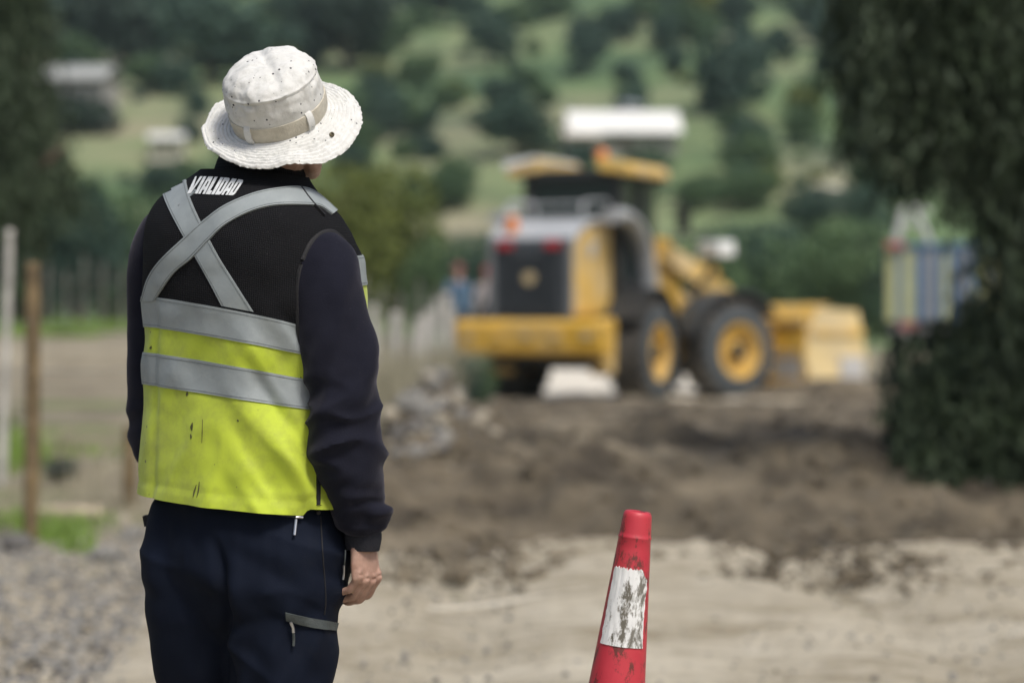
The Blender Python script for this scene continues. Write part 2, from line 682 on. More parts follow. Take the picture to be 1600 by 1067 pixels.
# ---------------------------------------------------------------- trees and bushes
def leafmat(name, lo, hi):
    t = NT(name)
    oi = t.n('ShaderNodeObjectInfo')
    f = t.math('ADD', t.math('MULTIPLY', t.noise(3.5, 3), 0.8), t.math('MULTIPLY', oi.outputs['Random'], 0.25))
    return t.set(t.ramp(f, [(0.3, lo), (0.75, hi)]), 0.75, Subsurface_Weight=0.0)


LEAFS = {
    'dark': leafmat('foliage_dark', (0.016, 0.046, 0.033, 1), (0.048, 0.098, 0.064, 1)),
    'mid': leafmat('foliage_mid', (0.038, 0.084, 0.034, 1), (0.090, 0.155, 0.062, 1)),
    'olive': leafmat('foliage_olive', (0.070, 0.098, 0.014, 1), (0.15, 0.175, 0.030, 1)),
    'black': leafmat('foliage_deep', (0.011, 0.028, 0.022, 1), (0.034, 0.064, 0.042, 1)),
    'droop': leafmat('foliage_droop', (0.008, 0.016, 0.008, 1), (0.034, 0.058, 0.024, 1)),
    'fresh': leafmat('foliage_fresh', (0.10, 0.19, 0.03, 1), (0.19, 0.30, 0.06, 1)),
}
BARK = plain('bark', (0.085, 0.062, 0.045), 0.9, 0.35, 6, 0.8, 20)


def leaf_quads(P, N, size, rg, aspect=0.55):
    """one small leaf-shaped quad at each point, facing roughly along N"""
    n = len(P)
    N = N + rg.normal(size=(n, 3)) * 0.7
    N /= np.linalg.norm(N, axis=1, keepdims=True)
    T = rg.normal(size=(n, 3))
    T -= N * (T * N).sum(1, keepdims=True)
    T /= np.linalg.norm(T, axis=1, keepdims=True)
    B = np.cross(N, T)
    s = (size * rg.uniform(0.6, 1.4, n))[:, None]
    V = np.stack([P - T * s, P + B * s * aspect, P + T * s, P - B * s * aspect], 1).reshape(-1, 3)
    return V, [(4 * i, 4 * i + 1, 4 * i + 2, 4 * i + 3) for i in range(n)]


def crown_unit(n, leaf, seed, flat=1.0, low=0.0):
    """crown of a tree one unit wide and one unit tall (base of the tree at 0)"""
    rg = np.random.default_rng(seed)
    k = 18
    C = rg.normal(size=(k, 3))
    C /= np.linalg.norm(C, axis=1, keepdims=True)
    C *= rg.uniform(0.12, 0.34, (k, 1))
    C[:, 2] *= flat
    rad = rg.uniform(0.15, 0.25, k)
    w = rad ** 2 / (rad ** 2).sum()
    idx = rg.choice(k, n, p=w)
    D = rg.normal(size=(n, 3))
    D /= np.linalg.norm(D, axis=1, keepdims=True)
    P = C[idx] + D * (rad[idx] * rg.uniform(0.55, 1.05, n) ** 0.6)[:, None]
    P = P[P[:, 2] > -0.44]
    D = D[:len(P)]
    P[:, 2] = low + (P[:, 2] + 0.5) * (1 - low)
    m = MB()
    V, F = leaf_quads(P, P - np.array((0, 0, 0.5)), leaf, rg)
    m.add(V, F)
    return m


def trunk_unit(seed, r=0.035):
    rg = np.random.default_rng(seed)
    m = MB()
    m.tube(cr([(0, 0, -0.05), (0.01, 0.01, 0.1), (-0.01, 0.0, 0.3), (0.01, 0, 0.62)], 10), np.linspace(r * 1.3, r * 0.4, 10), 8, (1, 0, 0))
    for i in range(4):
        a = i * 1.6 + rg.uniform(0, 1)
        z0 = rg.uniform(0.16, 0.35)
        q = np.array((math.cos(a), math.sin(a), 0))
        m.tube(cr([(0, 0, z0), q * 0.1 + (0, 0, z0 + 0.1), q * rg.uniform(0.2, 0.3) + np.array((0, 0, z0 + 0.33))], 7), np.linspace(r * 0.6, r * 0.15, 7), 6, (0.2, 0.1, 1))
    return m


FAR = {}
for kd in LEAFS:
    FAR[kd] = [crown_unit(1500, 0.048, 100 + i).mesh('crown', LEAFS[kd], False) for i in range(3)]
NEAR = {kd: [crown_unit(4200, 0.022, 200 + i, low=0.05).mesh('crown', LEAFS[kd], False) for i in range(2)] for kd in ('dark', 'mid', 'olive', 'fresh', 'black')}
TRK = [trunk_unit(i).mesh('trunk', BARK) for i in range(3)]
_tc = [0]


def tree(p, w, h, kind, name, label, group, near=False, cat=None):
    k = _tc[0]
    _tc[0] += 1
    o = thing(name, label, cat or ('tree' if 'tree' in name else 'bush'), tuple(p), random.uniform(0, 6.28), group)
    o.scale = (w, w, h)
    link('crown', (NEAR if near else FAR)[kind][k % (2 if near else 3)], o)
    link('trunk', TRK[k % 3], o)
    return o


# bushes one can pick out on the hill: px, py of the foot, width, height in pixels, kind
HB = [
    (768, 102, 92, 92, 'dark', 'dark round bush high on the hill, left of the isolated one above the cab'),
    (916, 118, 92, 92, 'dark', 'isolated dark round bush on the slope straight above the yellow machine'),
    (1036, 84, 62, 72, 'dark', 'small dark bush right of the isolated round bush on the hill'),
    (1145, 180, 145, 130, 'dark', 'largest dark tree on the hill, up from the right end of the white roof'),
    (1218, 100, 62, 60, 'dark', 'dark bush on the right shoulder of the largest hill tree'),
    (1098, 58, 56, 50, 'mid', 'small green bush above the largest hill tree'),
    (988, 178, 64, 52, 'dark', 'dark bush right behind the long white roof'),
    (806, 246, 138, 92, 'dark', 'wide dark clump of trees left of the long white roof'),
    (592, 178, 84, 72, 'dark', 'dark bush on the slope right of the hat brim'),
    (640, 208, 66, 62, 'mid', 'green bush low on the slope between hat and loader'),
    (675, 250, 50, 40, 'dark', 'small dark bush at the slope foot between hat and loader'),
    (208, 112, 260, 150, 'black', 'huge dark tree mass at top left behind the grey-roofed house'),
    (330, 130, 220, 150, 'dark', 'broad dark tree above and left of the hat'),
    (540, 112, 200, 150, 'black', 'broad dark tree mass above and right of the hat'),
    (312, 182, 46, 52, 'dark', 'small round bush just left of the hat brim'),
    (125, 208, 130, 64, 'black', 'dark bushes around the grey-roofed house on the hill'),
    (235, 145, 90, 60, 'mid', 'green bush right of the grey-roofed house'),
    (700, 170, 60, 46, 'mid', 'pale green bush in the middle of the slope'),
    (850, 165, 50, 40, 'mid', 'small green bush under the isolated round bush'),
    (690, 40, 130, 80, 'dark', 'dark bush at the top edge of the picture left of centre'),
    (1290, 60, 110, 90, 'dark', 'dark bush at the top beside the drooping tree'),
    (1270, 160, 60, 50, 'mid', 'green bush on the pale slope beside the drooping tree'),
    (1000, 40, 70, 46, 'mid', 'small bush at the top edge above the loader cab'),
    (860, 30, 80, 50, 'mid', 'green bush at the top edge left of centre slope'),
    (1010, 268, 90, 42, 'mid', 'green bush in front of the wall below the long white roof'),
    (905, 262, 70, 40, 'dark', 'dark bush below the left end of the long white roof'),
]
for (px, py, w, h, kd, lab) in HB:
    p = on_hill(px, py)
    k = p[1] / FPX
    p[2] -= 0.4
    tree(p, w * k * 1.15, h * k * 1.2, kd, 'hill_tree' if h > 85 else 'hill_bush', lab, 'bushes and trees on the hillside')

# smaller bushes sprinkled over the slope
rg = np.random.default_rng(77)
used_labels = set()
SIDX = [120, 300, 470, 620, 780, 940, 1100, 1250]
SIDES = ['at the left edge', 'above the brown fence post', 'above the left shoulder', 'behind the hat', 'just right of the hat', 'left of the cab roof', 'above the cab', 'above the bucket', 'beside the drooping tree']
TONE = {'dark': 'dark', 'mid': 'green', 'olive': 'yellowish'}
n = 0
while n < 190:
    px, py = rg.uniform(-40, 1420), rg.uniform(-30, 330)
    if abs(px - 972) < 120 and 150 < py < 300:
        continue
    p = on_hill(px, py)
    k = p[1] / FPX
    w = 26 + 74 * rg.uniform() ** 1.3
    kd = str(rg.choice(['dark', 'mid', 'mid', 'olive'], p=(0.36, 0.26, 0.26, 0.12)))
    side = SIDES[int(np.searchsorted(SIDX, px))]
    p[2] -= 0.3
    row = 'at the very top' if py < 20 else 'near the top' if py < 70 else 'on the upper slope' if py < 125 else 'halfway up the slope' if py < 185 else 'on the lower slope' if py < 250 else 'near the slope foot'
    sz = 'tiny' if w < 36 else 'small' if w < 48 else 'middling' if w < 62 else 'stout' if w < 80 else 'large'
    lab = f'{sz} {TONE[kd]} hill bush {row}, {side}'
    if lab in used_labels:
        continue
    used_labels.add(lab)
    tree(p, w * k, w * k * rg.uniform(0.7, 1.0), kd, 'small_bush', lab, 'bushes sprinkled over the hillside')
    n += 1

# belt of trees at the foot of the slope
rg = np.random.default_rng(21)
BELT = [(75, 470, 210, 205, 'olive'), (165, 470, 200, 190, 'mid'), (30, 470, 200, 220, 'mid'), (120, 480, 220, 240, 'dark'), (215, 470, 200, 225, 'mid'), (300, 470, 150, 190, 'olive'), (470, 470, 190, 225, 'olive'), (545, 468, 210, 285, 'olive'), (625, 462, 230, 275, 'olive'), (700, 470, 170, 190, 'mid'),
        (760, 470, 130, 180, 'dark'), (845, 470, 140, 190, 'dark'), (1030, 470, 130, 160, 'mid'), (1100, 455, 190, 190, 'mid'), (1180, 455, 190, 200, 'dark'), (1260, 462, 200, 190, 'mid'), (1330, 470, 200, 210, 'mid'), (1400, 470, 140, 180, 'dark'),
        (1170, 330, 120, 80, 'mid'), (1265, 370, 130, 100, 'dark'), (1350, 385, 120, 110, 'dark'), (1085, 330, 90, 70, 'mid'), (940, 400, 120, 90, 'mid'), (700, 330, 110, 80, 'mid'), (1010, 300, 90, 60, 'dark'), (1340, 250, 90, 60, 'mid'), (1150, 255, 80, 40, 'mid')]
BW = ['low behind the brown fence post', 'low between the brown post and the worker', 'at the far left above the pale leaning post', 'above the brown fence post', 'just left of the worker, level with the shoulder', 'behind the left shoulder of the worker', 'behind the neck of the worker', 'just right of the worker, level with the shoulder',
      'halfway between the worker and the loader', 'just left of the loader, by the beacon', 'rising behind the left corner of the loader cab roof', 'seen through and behind the loader cab', 'right of the loader cab', 'above the front wheel of the loader',
      'above the left end of the bucket', 'above the middle of the bucket', 'above the right end of the bucket', 'behind the striped truck', 'on the slope above the bucket', 'on the slope above the right end of the bucket', 'on the slope left of the striped truck',
      'on the slope right of the cab roof', 'low on the slope behind the cab', 'low on the slope left of the cab', 'close to the right end of the white roof', 'high on the slope beside the drooping tree', 'small on the pale slope right of the white roof']
BL = {'mid': 'green', 'dark': 'dark green', 'olive': 'yellowish olive'}
for i, (px, py, w, h, kd) in enumerate(BELT):
    if py > 440:
        Yv = 74 + rg.uniform(-5, 8)
        p = at(px, py, Yv)
        p[2] = max(verge_h(p[0], Yv), 0) - 0.1
        h = h + (496 - py) * 0 + 26
    else:
        p = on_hill(px, py)
        p[2] -= 0.3
        Yv = p[1]
    k = Yv / FPX
    tree(p, w * k * 1.1, h * k * 1.05, kd, 'belt_tree', f'{BL[kd]} bushy tree {BW[i]}', 'tree belt at the foot of the slope', True)



# ---------------------------------------------------------------- houses on the hill
ROOFW = plain('white_roof_sheet', (0.80, 0.80, 0.77), 0.5, 0.06, 2, 0.1, 10)
ROOFG = plain('grey_roof_sheet', (0.36, 0.37, 0.36), 0.6, 0.15, 2, 0.1, 10)
ROOFB = plain('blue_grey_roof', (0.33, 0.38, 0.42), 0.6, 0.15, 2, 0.1, 10)
WALLH = plain('house_plaster', (0.32, 0.31, 0.29), 0.9, 0.2, 2, 0.1, 10)
WALLP = plain('pale_plaster', (0.62, 0.58, 0.50), 0.9, 0.12, 2, 0.1, 10)
GLASS = plain('dark_glass', (0.02, 0.028, 0.03), 0.15, 0.1, 2, 0.0)
DOORM = plain('door_wood', (0.10, 0.07, 0.045), 0.7, 0.2, 5, 0.1, 20)


def house(px, py, wpx, hpx, name, label, roof, wall, roofpx, rz=0.0, slope=0.25):
    p = on_hill(px, py)
    k = p[1] / FPX
    W, Hh, D = wpx * k, hpx * k, max(4.0, wpx * k * 0.5)
    rp = roofpx * k
    o = thing(name, label, 'house', tuple(p), rz)
    wh = Hh - rp * 0.6
    m = MB()
    m.box((0, 0, wh / 2 - 0.5), (W * 0.92, D, wh + 1.0))
    m.build('wall', wall, o, False)
    m = MB()
    m.prism([(-D / 2 - 0.8, wh), (0, wh + rp), (D / 2 + 0.8, wh), (D / 2 + 0.8, wh + 0.15), (0, wh + rp + 0.15), (-D / 2 - 0.8, wh + 0.15)], -W / 2, W / 2, 'x')
    m.build('roof', roof, o, False)
    for s in (-0.3, 0.25):
        m = MB()
        m.box((W * s, -D / 2 - 0.02, wh * 0.55), (W * 0.12, 0.06, wh * 0.35))
        f = m.build('window', WALLP, o, False)
        m = MB()
        m.box((W * s, -D / 2 - 0.055, wh * 0.55), (W * 0.10, 0.04, wh * 0.29))
        m.build('pane', GLASS, f, False)
    m = MB()
    m.box((0, -D / 2 - 0.03, wh * 0.36), (W * 0.08, 0.08, wh * 0.72))
    m.build('door', DOORM, o, False)
    return o


house(972, 240, 176, 48, 'hill_house', 'long low house with bright white roof above the loader cab', ROOFW, WALLH, 36, 0.05)
house(906, 243, 58, 36, 'hill_house', 'low tan-roofed wing at the left end of the long white roof', WALLP, WALLH, 20, 0.05)
house(120, 196, 122, 80, 'hill_house', 'grey-roofed house among dark bushes at upper left', ROOFG, WALLH, 24, -0.1)
house(262, 246, 58, 30, 'hill_house', 'small pale building on the slope left of the hat', ROOFW, WALLP, 12, 0.1)
house(978, 186, 26, 20, 'hill_shed', 'tiny blue-grey roofed shed behind the long white roof', ROOFB, WALLH, 9, 0.2)
house(1290, 322, 30, 26, 'hill_shed', 'tiny pale shed among the trees right of the loader', WALLP, WALLP, 8, 0.2)
# ================================================================ drooping tree at the right
def strands(n, boxf, leaf, seed, per=(14, 26)):
    """hanging twigs with narrow leaves; boxf gives a start point and a length"""
    rg = np.random.default_rng(seed)
    P, D = [], []
    for _ in range(n):
        s, L = boxf(rg)
        k = rg.integers(*per)
        tt = np.linspace(0, 1, k)
        sway = rg.normal(size=2) * 0.10
        q = s + np.stack([sway[0] * tt ** 2 + rg.normal(size=k) * 0.02, sway[1] * tt ** 2 + rg.normal(size=k) * 0.02, -L * tt], -1)
        P.append(q)
        D.append(np.tile((0, 0, -1.0), (k, 1)))
    P = np.vstack(P)
    n = len(P)
    T = np.array((0, 0, -1.0)) + rg.normal(size=(n, 3)) * 0.45
    T /= np.linalg.norm(T, axis=1, keepdims=True)
    N = rg.normal(size=(n, 3))
    B = np.cross(T, N)
    B /= np.linalg.norm(B, axis=1, keepdims=True)
    s = (leaf * rg.uniform(0.6, 1.5, n))[:, None]
    V = np.stack([P - T * s * 0.2, P + B * s * 0.13 + T * s * 0.4, P + T * s, P - B * s * 0.13 + T * s * 0.4], 1).reshape(-1, 3)
    m = MB()
    m.add(V, [(4 * i, 4 * i + 1, 4 * i + 2, 4 * i + 3) for i in range(n)])
    return m


def crown_start(rg):
    while True:
        px = rg.uniform(1305, 2000)
        Yv = rg.uniform(14.2, 19.5)
        x = (px - 800) / FPX * Yv
        # lower limit of the hanging foliage, higher towards its left edge
        lim = np.interp(px, [1300, 1330, 1400, 1490, 1530, 1560, 2000], [250, 262, 312, 335, 430, 520, 640]) + rg.normal() * 20
        zlim = CAM_H - (lim - HORIZON) / FPX * Yv
        L = rg.uniform(0.5, 1.4)
        top = 5.4 - 0.25 * (x - 4.6) ** 2 * 0.4 + rg.uniform(-0.6, 0.6)
        z = rg.uniform(zlim + L, max(top, zlim + L + 0.05))
        if px < 1345 and rg.uniform() < 0.45:
            continue
        return np.array((x, Yv, z)), L


tr = thing('drooping_tree', 'dark drooping tree hanging over the right edge of the road', 'tree', (4.35, 16.8, -0.05))
off = np.array((4.35, 16.8, -0.05))
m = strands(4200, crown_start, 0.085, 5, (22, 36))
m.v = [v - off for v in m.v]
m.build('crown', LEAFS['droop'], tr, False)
m = MB()
m.tube(cr([(0, 0, -0.1), (0.05, 0, 0.8), (-0.05, 0.1, 1.8), (0.1, 0.1, 3.2), (0.0, 0.2, 4.8)], 24), np.linspace(0.27, 0.09, 24), 14, (1, 0, 0))
for a, z0, L in ((2.9, 1.9, 1.6), (3.6, 2.5, 1.5), (0.2, 2.2, 2.0), (1.4, 2.8, 1.6), (4.6, 2.9, 1.4)):
    q = np.array((math.cos(a), math.sin(a), 0))
    m.tube(cr([(0, 0, z0), q * L * 0.4 + (0, 0, z0 + 0.7), q * L * 0.8 + np.array((0, 0, z0 + 1.1)), q * L + np.array((0, 0, z0 + 0.9))], 14), np.linspace(0.11, 0.03, 14), 9, (0.2, 0.1, 1))
m.build('trunk', BARK, tr)


def shrub_start(rg):
    while True:
        px = rg.uniform(1372, 2000)
        Yv = rg.uniform(14.6, 17.5)
        topy = np.interp(px, [1378, 1400, 1470, 1520, 2000], [545, 500, 495, 440, 400]) + rg.uniform(0, 230)
        lowy = np.interp(px, [1378, 1400, 1450, 1500, 2000], [700, 750, 790, 800, 805])
        if topy > lowy - 30 or rg.uniform() > 0.06 + (px - 1372) / 130.0:
            continue
        lowy += rg.normal() * 26 - 12
        z = CAM_H - (topy - HORIZON) / FPX * Yv
        zl = max(0.02, CAM_H - (lowy - HORIZON) / FPX * Yv)
        return np.array(((px - 800) / FPX * Yv, Yv, z)), min(rg.uniform(0.4, 1.0), max(0.1, z - zl))


sh = thing('roadside_shrub', 'dark hanging shrub below the drooping tree at the right road edge', 'shrub', (3.9, 16.0, -0.05))
off = np.array((3.9, 16.0, -0.05))
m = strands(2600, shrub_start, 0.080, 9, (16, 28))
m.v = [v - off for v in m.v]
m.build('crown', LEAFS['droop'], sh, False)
m = MB()
for a in range(7):
    q = np.array((math.cos(a * 0.9), math.sin(a * 0.9) * 0.5, 0))
    m.tube(cr([q * 0.1 + (0, 0, -0.1), q * 0.5 + (0, 0, 0.5), q * 0.9 + np.array((0, 0, 1.05))], 8), np.linspace(0.035, 0.01, 8), 7, (0.2, 1, 0.1))
m.build('stem', BARK, sh)

# dark tree at the left edge, its crown reaching into the frame
pl = at(-75, 0, 24.0)
pl[2] = float(verge_h(pl[0], 24.0)) - 0.05
lt = thing('dark_tree', 'dark leafy tree at the left edge of the picture', 'tree', tuple(pl))


def left_start(rg):
    px = rg.uniform(-330, 100)
    py = rg.uniform(-260, 330)
    lim = np.interp(py, [-260, 0, 60, 150, 250, 340], [40, 34, 40, 66, 96, 60]) + rg.normal() * 12
    px = min(px, lim - abs(rg.normal()) * 30)
    Yv = rg.uniform(22.5, 26)
    return at(px, py, 24.0) * np.array((1, 0, 1)) + np.array((0, Yv, 0)), rg.uniform(0.3, 0.7)


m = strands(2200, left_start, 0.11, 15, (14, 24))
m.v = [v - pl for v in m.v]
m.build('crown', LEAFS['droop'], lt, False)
m = MB()
m.tube(cr([(0, 0, -0.1), (0.05, 0, 0.8), (-0.05, 0.1, 1.8), (0.1, 0.1, 3.2), (0.0, 0.2, 5.2)], 20), np.linspace(0.30, 0.08, 20), 12, (1, 0, 0))
for a, z0, L in ((0.3, 1.8, 1.1), (1.8, 2.5, 1.2), (3.2, 2.2, 1.6), (5.0, 2.8, 1.2)):
    q = np.array((math.cos(a), math.sin(a), 0))
    m.tube(cr([(0, 0, z0), q * L * 0.5 + (0, 0, z0 + 0.6), q * L + np.array((0, 0, z0 + 1.1))], 10), np.linspace(0.1, 0.03, 10), 8, (0.2, 0.1, 1))
m.build('trunk', BARK, lt)

# ================================================================ fences
WOODB = plain('brown_post_wood', (0.20, 0.145, 0.075), 0.9, 0.35, 9, 0.6, 30, dirt=(0.05, 0.04, 0.03), dirt_amt=0.8, dirt_scale=4)
WOODP = plain('weathered_post_wood', (0.47, 0.46, 0.43), 0.9, 0.3, 9, 0.6, 30)
WOODG = plain('grey_stake_wood', (0.17, 0.17, 0.15), 0.9, 0.3, 9, 0.6, 30)
WIREM = plain('fence_wire', (0.30, 0.30, 0.29), 0.5, 0.2, 9, 0.0, metal=0.5)


def post_mesh(r, h, seed, mat, lean=(0, 0)):
    rg = np.random.default_rng(seed)
    m = MB()
    P = cr([(0, 0, -0.25), (0, 0, 0), (rg.normal() * .01 + lean[0] * .5, rg.normal() * .01 + lean[1] * .5, h / 2), (lean[0], lean[1], h - 0.01), (lean[0], lean[1], h)], 14)
    rr = r * (1 + 0.10 * rg.normal(size=14))
    rr[-1] *= 0.8
    m.tube(P, rr, 12, (1, 0, 0))
    return m.mesh('post', mat)


fence = thing('wire_fence', 'wire fence with brown and pale wooden posts along the left road edge', 'fence', (-2.65, 13.3, 0.0))
F0 = np.array((-2.65, 13.3, 0.0))
POSTS = [(2, 17.5, .034, 1.80, WOODP, (.06, 0)), (48, 13.3, .042, 1.50, WOODB, (0.01, 0)), (202, 16.2, .042, 0.52, WOODB, (0, 0)), (330, 19, .045, 1.4, WOODP, (0, 0)), (430, 22, .045, 1.4, WOODP, (0.02, 0)),
         (520, 25, .045, 1.35, WOODP, (0, 0)), (585, 27.0, .05, 1.35, WOODP, (-.02, 0)), (612, 28.4, .065, 1.28, WOODP, (0.05, 0)), (640, 29.3, .095, 1.22, WOODP, (0.14, 0)), (661, 30.6, .06, 1.30, WOODP, (0.05, 0)), (680, 32.4, .055, 1.45, WOODP, (0, 0)), (697, 34.2, .06, 1.55, WOODP, (0, 0)), (704, 37.0, .06, 1.4, WOODP, (0, 0))]
tops = []
for i, (px, Yv, r, h, mt, ln) in enumerate(POSTS):
    x = (px - 800) / FPX * Yv
    z = float(verge_h(x, Yv))
    o = link('post', post_mesh(r, h, i, mt, ln), fence)
    o.location = tuple(np.array((x, Yv, z)) - F0)
    if h > 1.0:
        tops.append((np.array((x, Yv, z)), h, ln))
tops.pop(0)
tops.insert(0, (np.array((-2.75, 8.6, 0.0)), 1.5, (0, 0)))
for f in (0.28, 0.48, 0.68, 0.86):
    m = MB()
    for a, b in zip(tops[:-1], tops[1:]):
        h = min(a[1], b[1], 1.42)
        A = a[0] + np.array((a[2][0] * f, -0.045, h * f))
        Bq = b[0] + np.array((b[2][0] * f, -0.045, h * f))
        t_ = np.linspace(0, 1, 7)[:, None]
        L = A * (1 - t_) + Bq * t_
        L[:, 2] -= 0.03 * np.sin(np.linspace(0, math.pi, 7)) * (1 + f)
        m.tube(L - F0, 0.0035, 5, (1, 0, 0))
    m.build('wire', WIREM, fence)

# vineyard stakes far across the left field
vf = thing('stake_fence', 'row of thin grey stakes across the far left field', 'fence', (-8.0, 52.0, 0.5))
V0 = np.array((-8.0, 52.0, 0.5))
pm = [post_mesh(0.034, 1.5, 50 + i, WOODG) for i in range(3)]
k = 0
for px in range(8, 730, 31):
    Yv = 52 + 0.006 * px
    x = (px + 6 * math.sin(px) - 800) / FPX * Yv
    z = float(verge_h(x, Yv)) + 0.02
    o = link('stake', pm[k % 3], vf)
    o.location = (x - V0[0], Yv - V0[1], z - V0[2])
    o.scale = (1, 1, 0.85 + 0.3 * ((k * 37) % 10) / 10)
    k += 1
for zz in (0.6, 1.2):
    m = MB()
    L = [((px - 800) / FPX * (52 + 0.006 * px) - V0[0], 0.006 * px - 0.06, float(verge_h((px - 800) / FPX * 52, 52)) - V0[2] + zz) for px in range(8, 730, 24)]
    m.tube(L, 0.006, 5)
    m.build('wire', WIREM, vf)

# ================================================================ low plants and grass
GRASSF = leafmat('grass_fresh', (0.11, 0.20, 0.03, 1), (0.22, 0.34, 0.06, 1))
GRASSD = leafmat('grass_dry', (0.24, 0.225, 0.15, 1), (0.42, 0.39, 0.29, 1))


def blades(n, place, h, w, seed):
    rg = np.random.default_rng(seed)
    P = np.array([place(rg) for _ in range(n)])
    a = rg.uniform(0, 6.28, n)
    T = np.stack([np.cos(a), np.sin(a), 0 * a], -1)
    lean = rg.normal(size=(n, 3)) * 0.35
    lean[:, 2] = 1
    hh = (h * rg.uniform(0.4, 1.3, n))[:, None]
    ww = w * rg.uniform(0.6, 1.4, n)[:, None]
    mid = P + lean * hh * 0.55 * np.array((0.5, 0.5, 1))
    tip = P + lean * hh
    V = np.stack([P - T * ww, P + T * ww, mid + T * ww * 0.7, mid - T * ww * 0.7, tip], 1).reshape(-1, 3)
    F = []
    for i in range(n):
        F += [(5 * i, 5 * i + 1, 5 * i + 2, 5 * i + 3), (5 * i + 3, 5 * i + 2, 5 * i + 4)]
    m = MB()
    m.add(V, F)
    return m


def tuft_place(px, Yv, rx, ry):
    x0 = (px - 800) / FPX * Yv

    def f(rg):
        x, y = x0 + rg.normal() * rx, Yv + rg.normal() * ry
        return np.array((x, y, float(verge_h(x, y)) - 0.01))
    return f


m = MB()
for k, (px, Yv, rx, ry, n, h) in enumerate([(85, 13.5, .10, .15, 260, .13), (125, 14.4, .10, .15, 200, .11), (30, 14.2, .12, .2, 200, .14), (118, 12.9, .05, .1, 90, .10), (620, 20.6, .13, .35, 520, .22), (605, 22.5, .12, .35, 400, .2), (648, 26.0, .15, .4, 420, .24),
                                        (10, 19.5, .15, .5, 420, .35), (600, 25.5, .1, .3, 300, .22), (140, 21.5, .5, .4, 260, .12)]):
    q = blades(n, tuft_place(px, Yv, rx, ry), h, 0.007, 60 + k)
    m.add(q.v[0], q.f)
tag(m.build('grass', GRASSF, None, False), 'fresh green grass tufts along the fence foot', kind='stuff')
m = MB()
q = blades(9000, lambda rg: np.array(((rg.uniform(30, 225) - 800) / FPX * 58, rg.uniform(50, 66), 0.45)), 0.6, 0.04, 81)
m.add(q.v[0], q.f)
tag(m.build('grass', GRASSF, None, False), 'bright green strip of crop on the far left field', kind='stuff')
m = MB()


def dry_place(rg):
    px = rg.uniform(565, 712)
    Yv = 21 + (px - 565) / 150 * 13 + rg.normal() * 1.6
    x = (px - 800) / FPX * Yv
    return np.array((x, Yv, float(verge_h(x, Yv)) - 0.02))


q = blades(5200, dry_place, 0.80, 0.008, 82)
m.add(q.v[0], q.f)
q = blades(1300, lambda rg: (lambda px, Yv: np.array(((px - 800) / FPX * Yv, Yv, float(verge_h((px - 800) / FPX * Yv, Yv)) - 0.02)))(rg.uniform(-30, 230), rg.uniform(13.5, 24)), 0.16, 0.005, 83)
m.add(q.v[0], q.f)
tag(m.build('dry_grass', GRASSD, None, False), 'pale dry weeds standing along the fence', kind='stuff')


def ground_bush(px, Yv, wpx, hpx, kd, lab):
    k = Yv / FPX
    x = (px - 800) * k
    return tree((x, Yv, float(verge_h(x, Yv)) - 0.03), wpx * k * 1.1, hpx * k * 1.1, kd, 'low_bush', lab, 'low bushes along the fence', True)


ground_bush(715, 31.5, 100, 100, 'dark', 'dark bush left of the rear wheel of the loader')
ground_bush(752, 33.0, 70, 90, 'mid', 'green bush touching the yellow rear bumper of the loader')
ground_bush(672, 30.0, 55, 80, 'mid', 'small green bush at the foot of the pale fence posts')
ground_bush(95, 18.2, 66, 46, 'black', 'small dark clump lying behind the brown fence post')
ground_bush(5, 21.0, 60, 80, 'olive', 'olive green bush at the left edge beneath the fence wires')

# ================================================================ stones
STONES = [plain('stone_grey', (0.22, 0.215, 0.20), 0.9, 0.3, 7, 0.5, 40), plain('stone_tan', (0.34, 0.305, 0.24), 0.9, 0.25, 7, 0.5, 40), plain('stone_dark', (0.13, 0.125, 0.12), 0.9, 0.3, 7, 0.5, 40)]


def ico(sub=2):
    bm = bmesh.new()
    bmesh.ops.create_icosphere(bm, subdivisions=sub, radius=1.0)
    V = np.array([v.co[:] for v in bm.verts])
    F = [tuple(v.index for v in f.verts) for f in bm.faces]
    bm.free()
    return V, F


def stone_v(V, seed, flat=0.6):
    s = seed * 3.7
    d = 1 + 0.38 * pn(V[:, 0] * 1.1 + s, V[:, 1] * 1.1, V[:, 2] * 1.1) + 0.16 * pn(V[:, 0] * 2.6, V[:, 1] * 2.6 + s, V[:, 2] * 2.6)
    return V * d[:, None] * np.array((1.0, 0.8, flat))


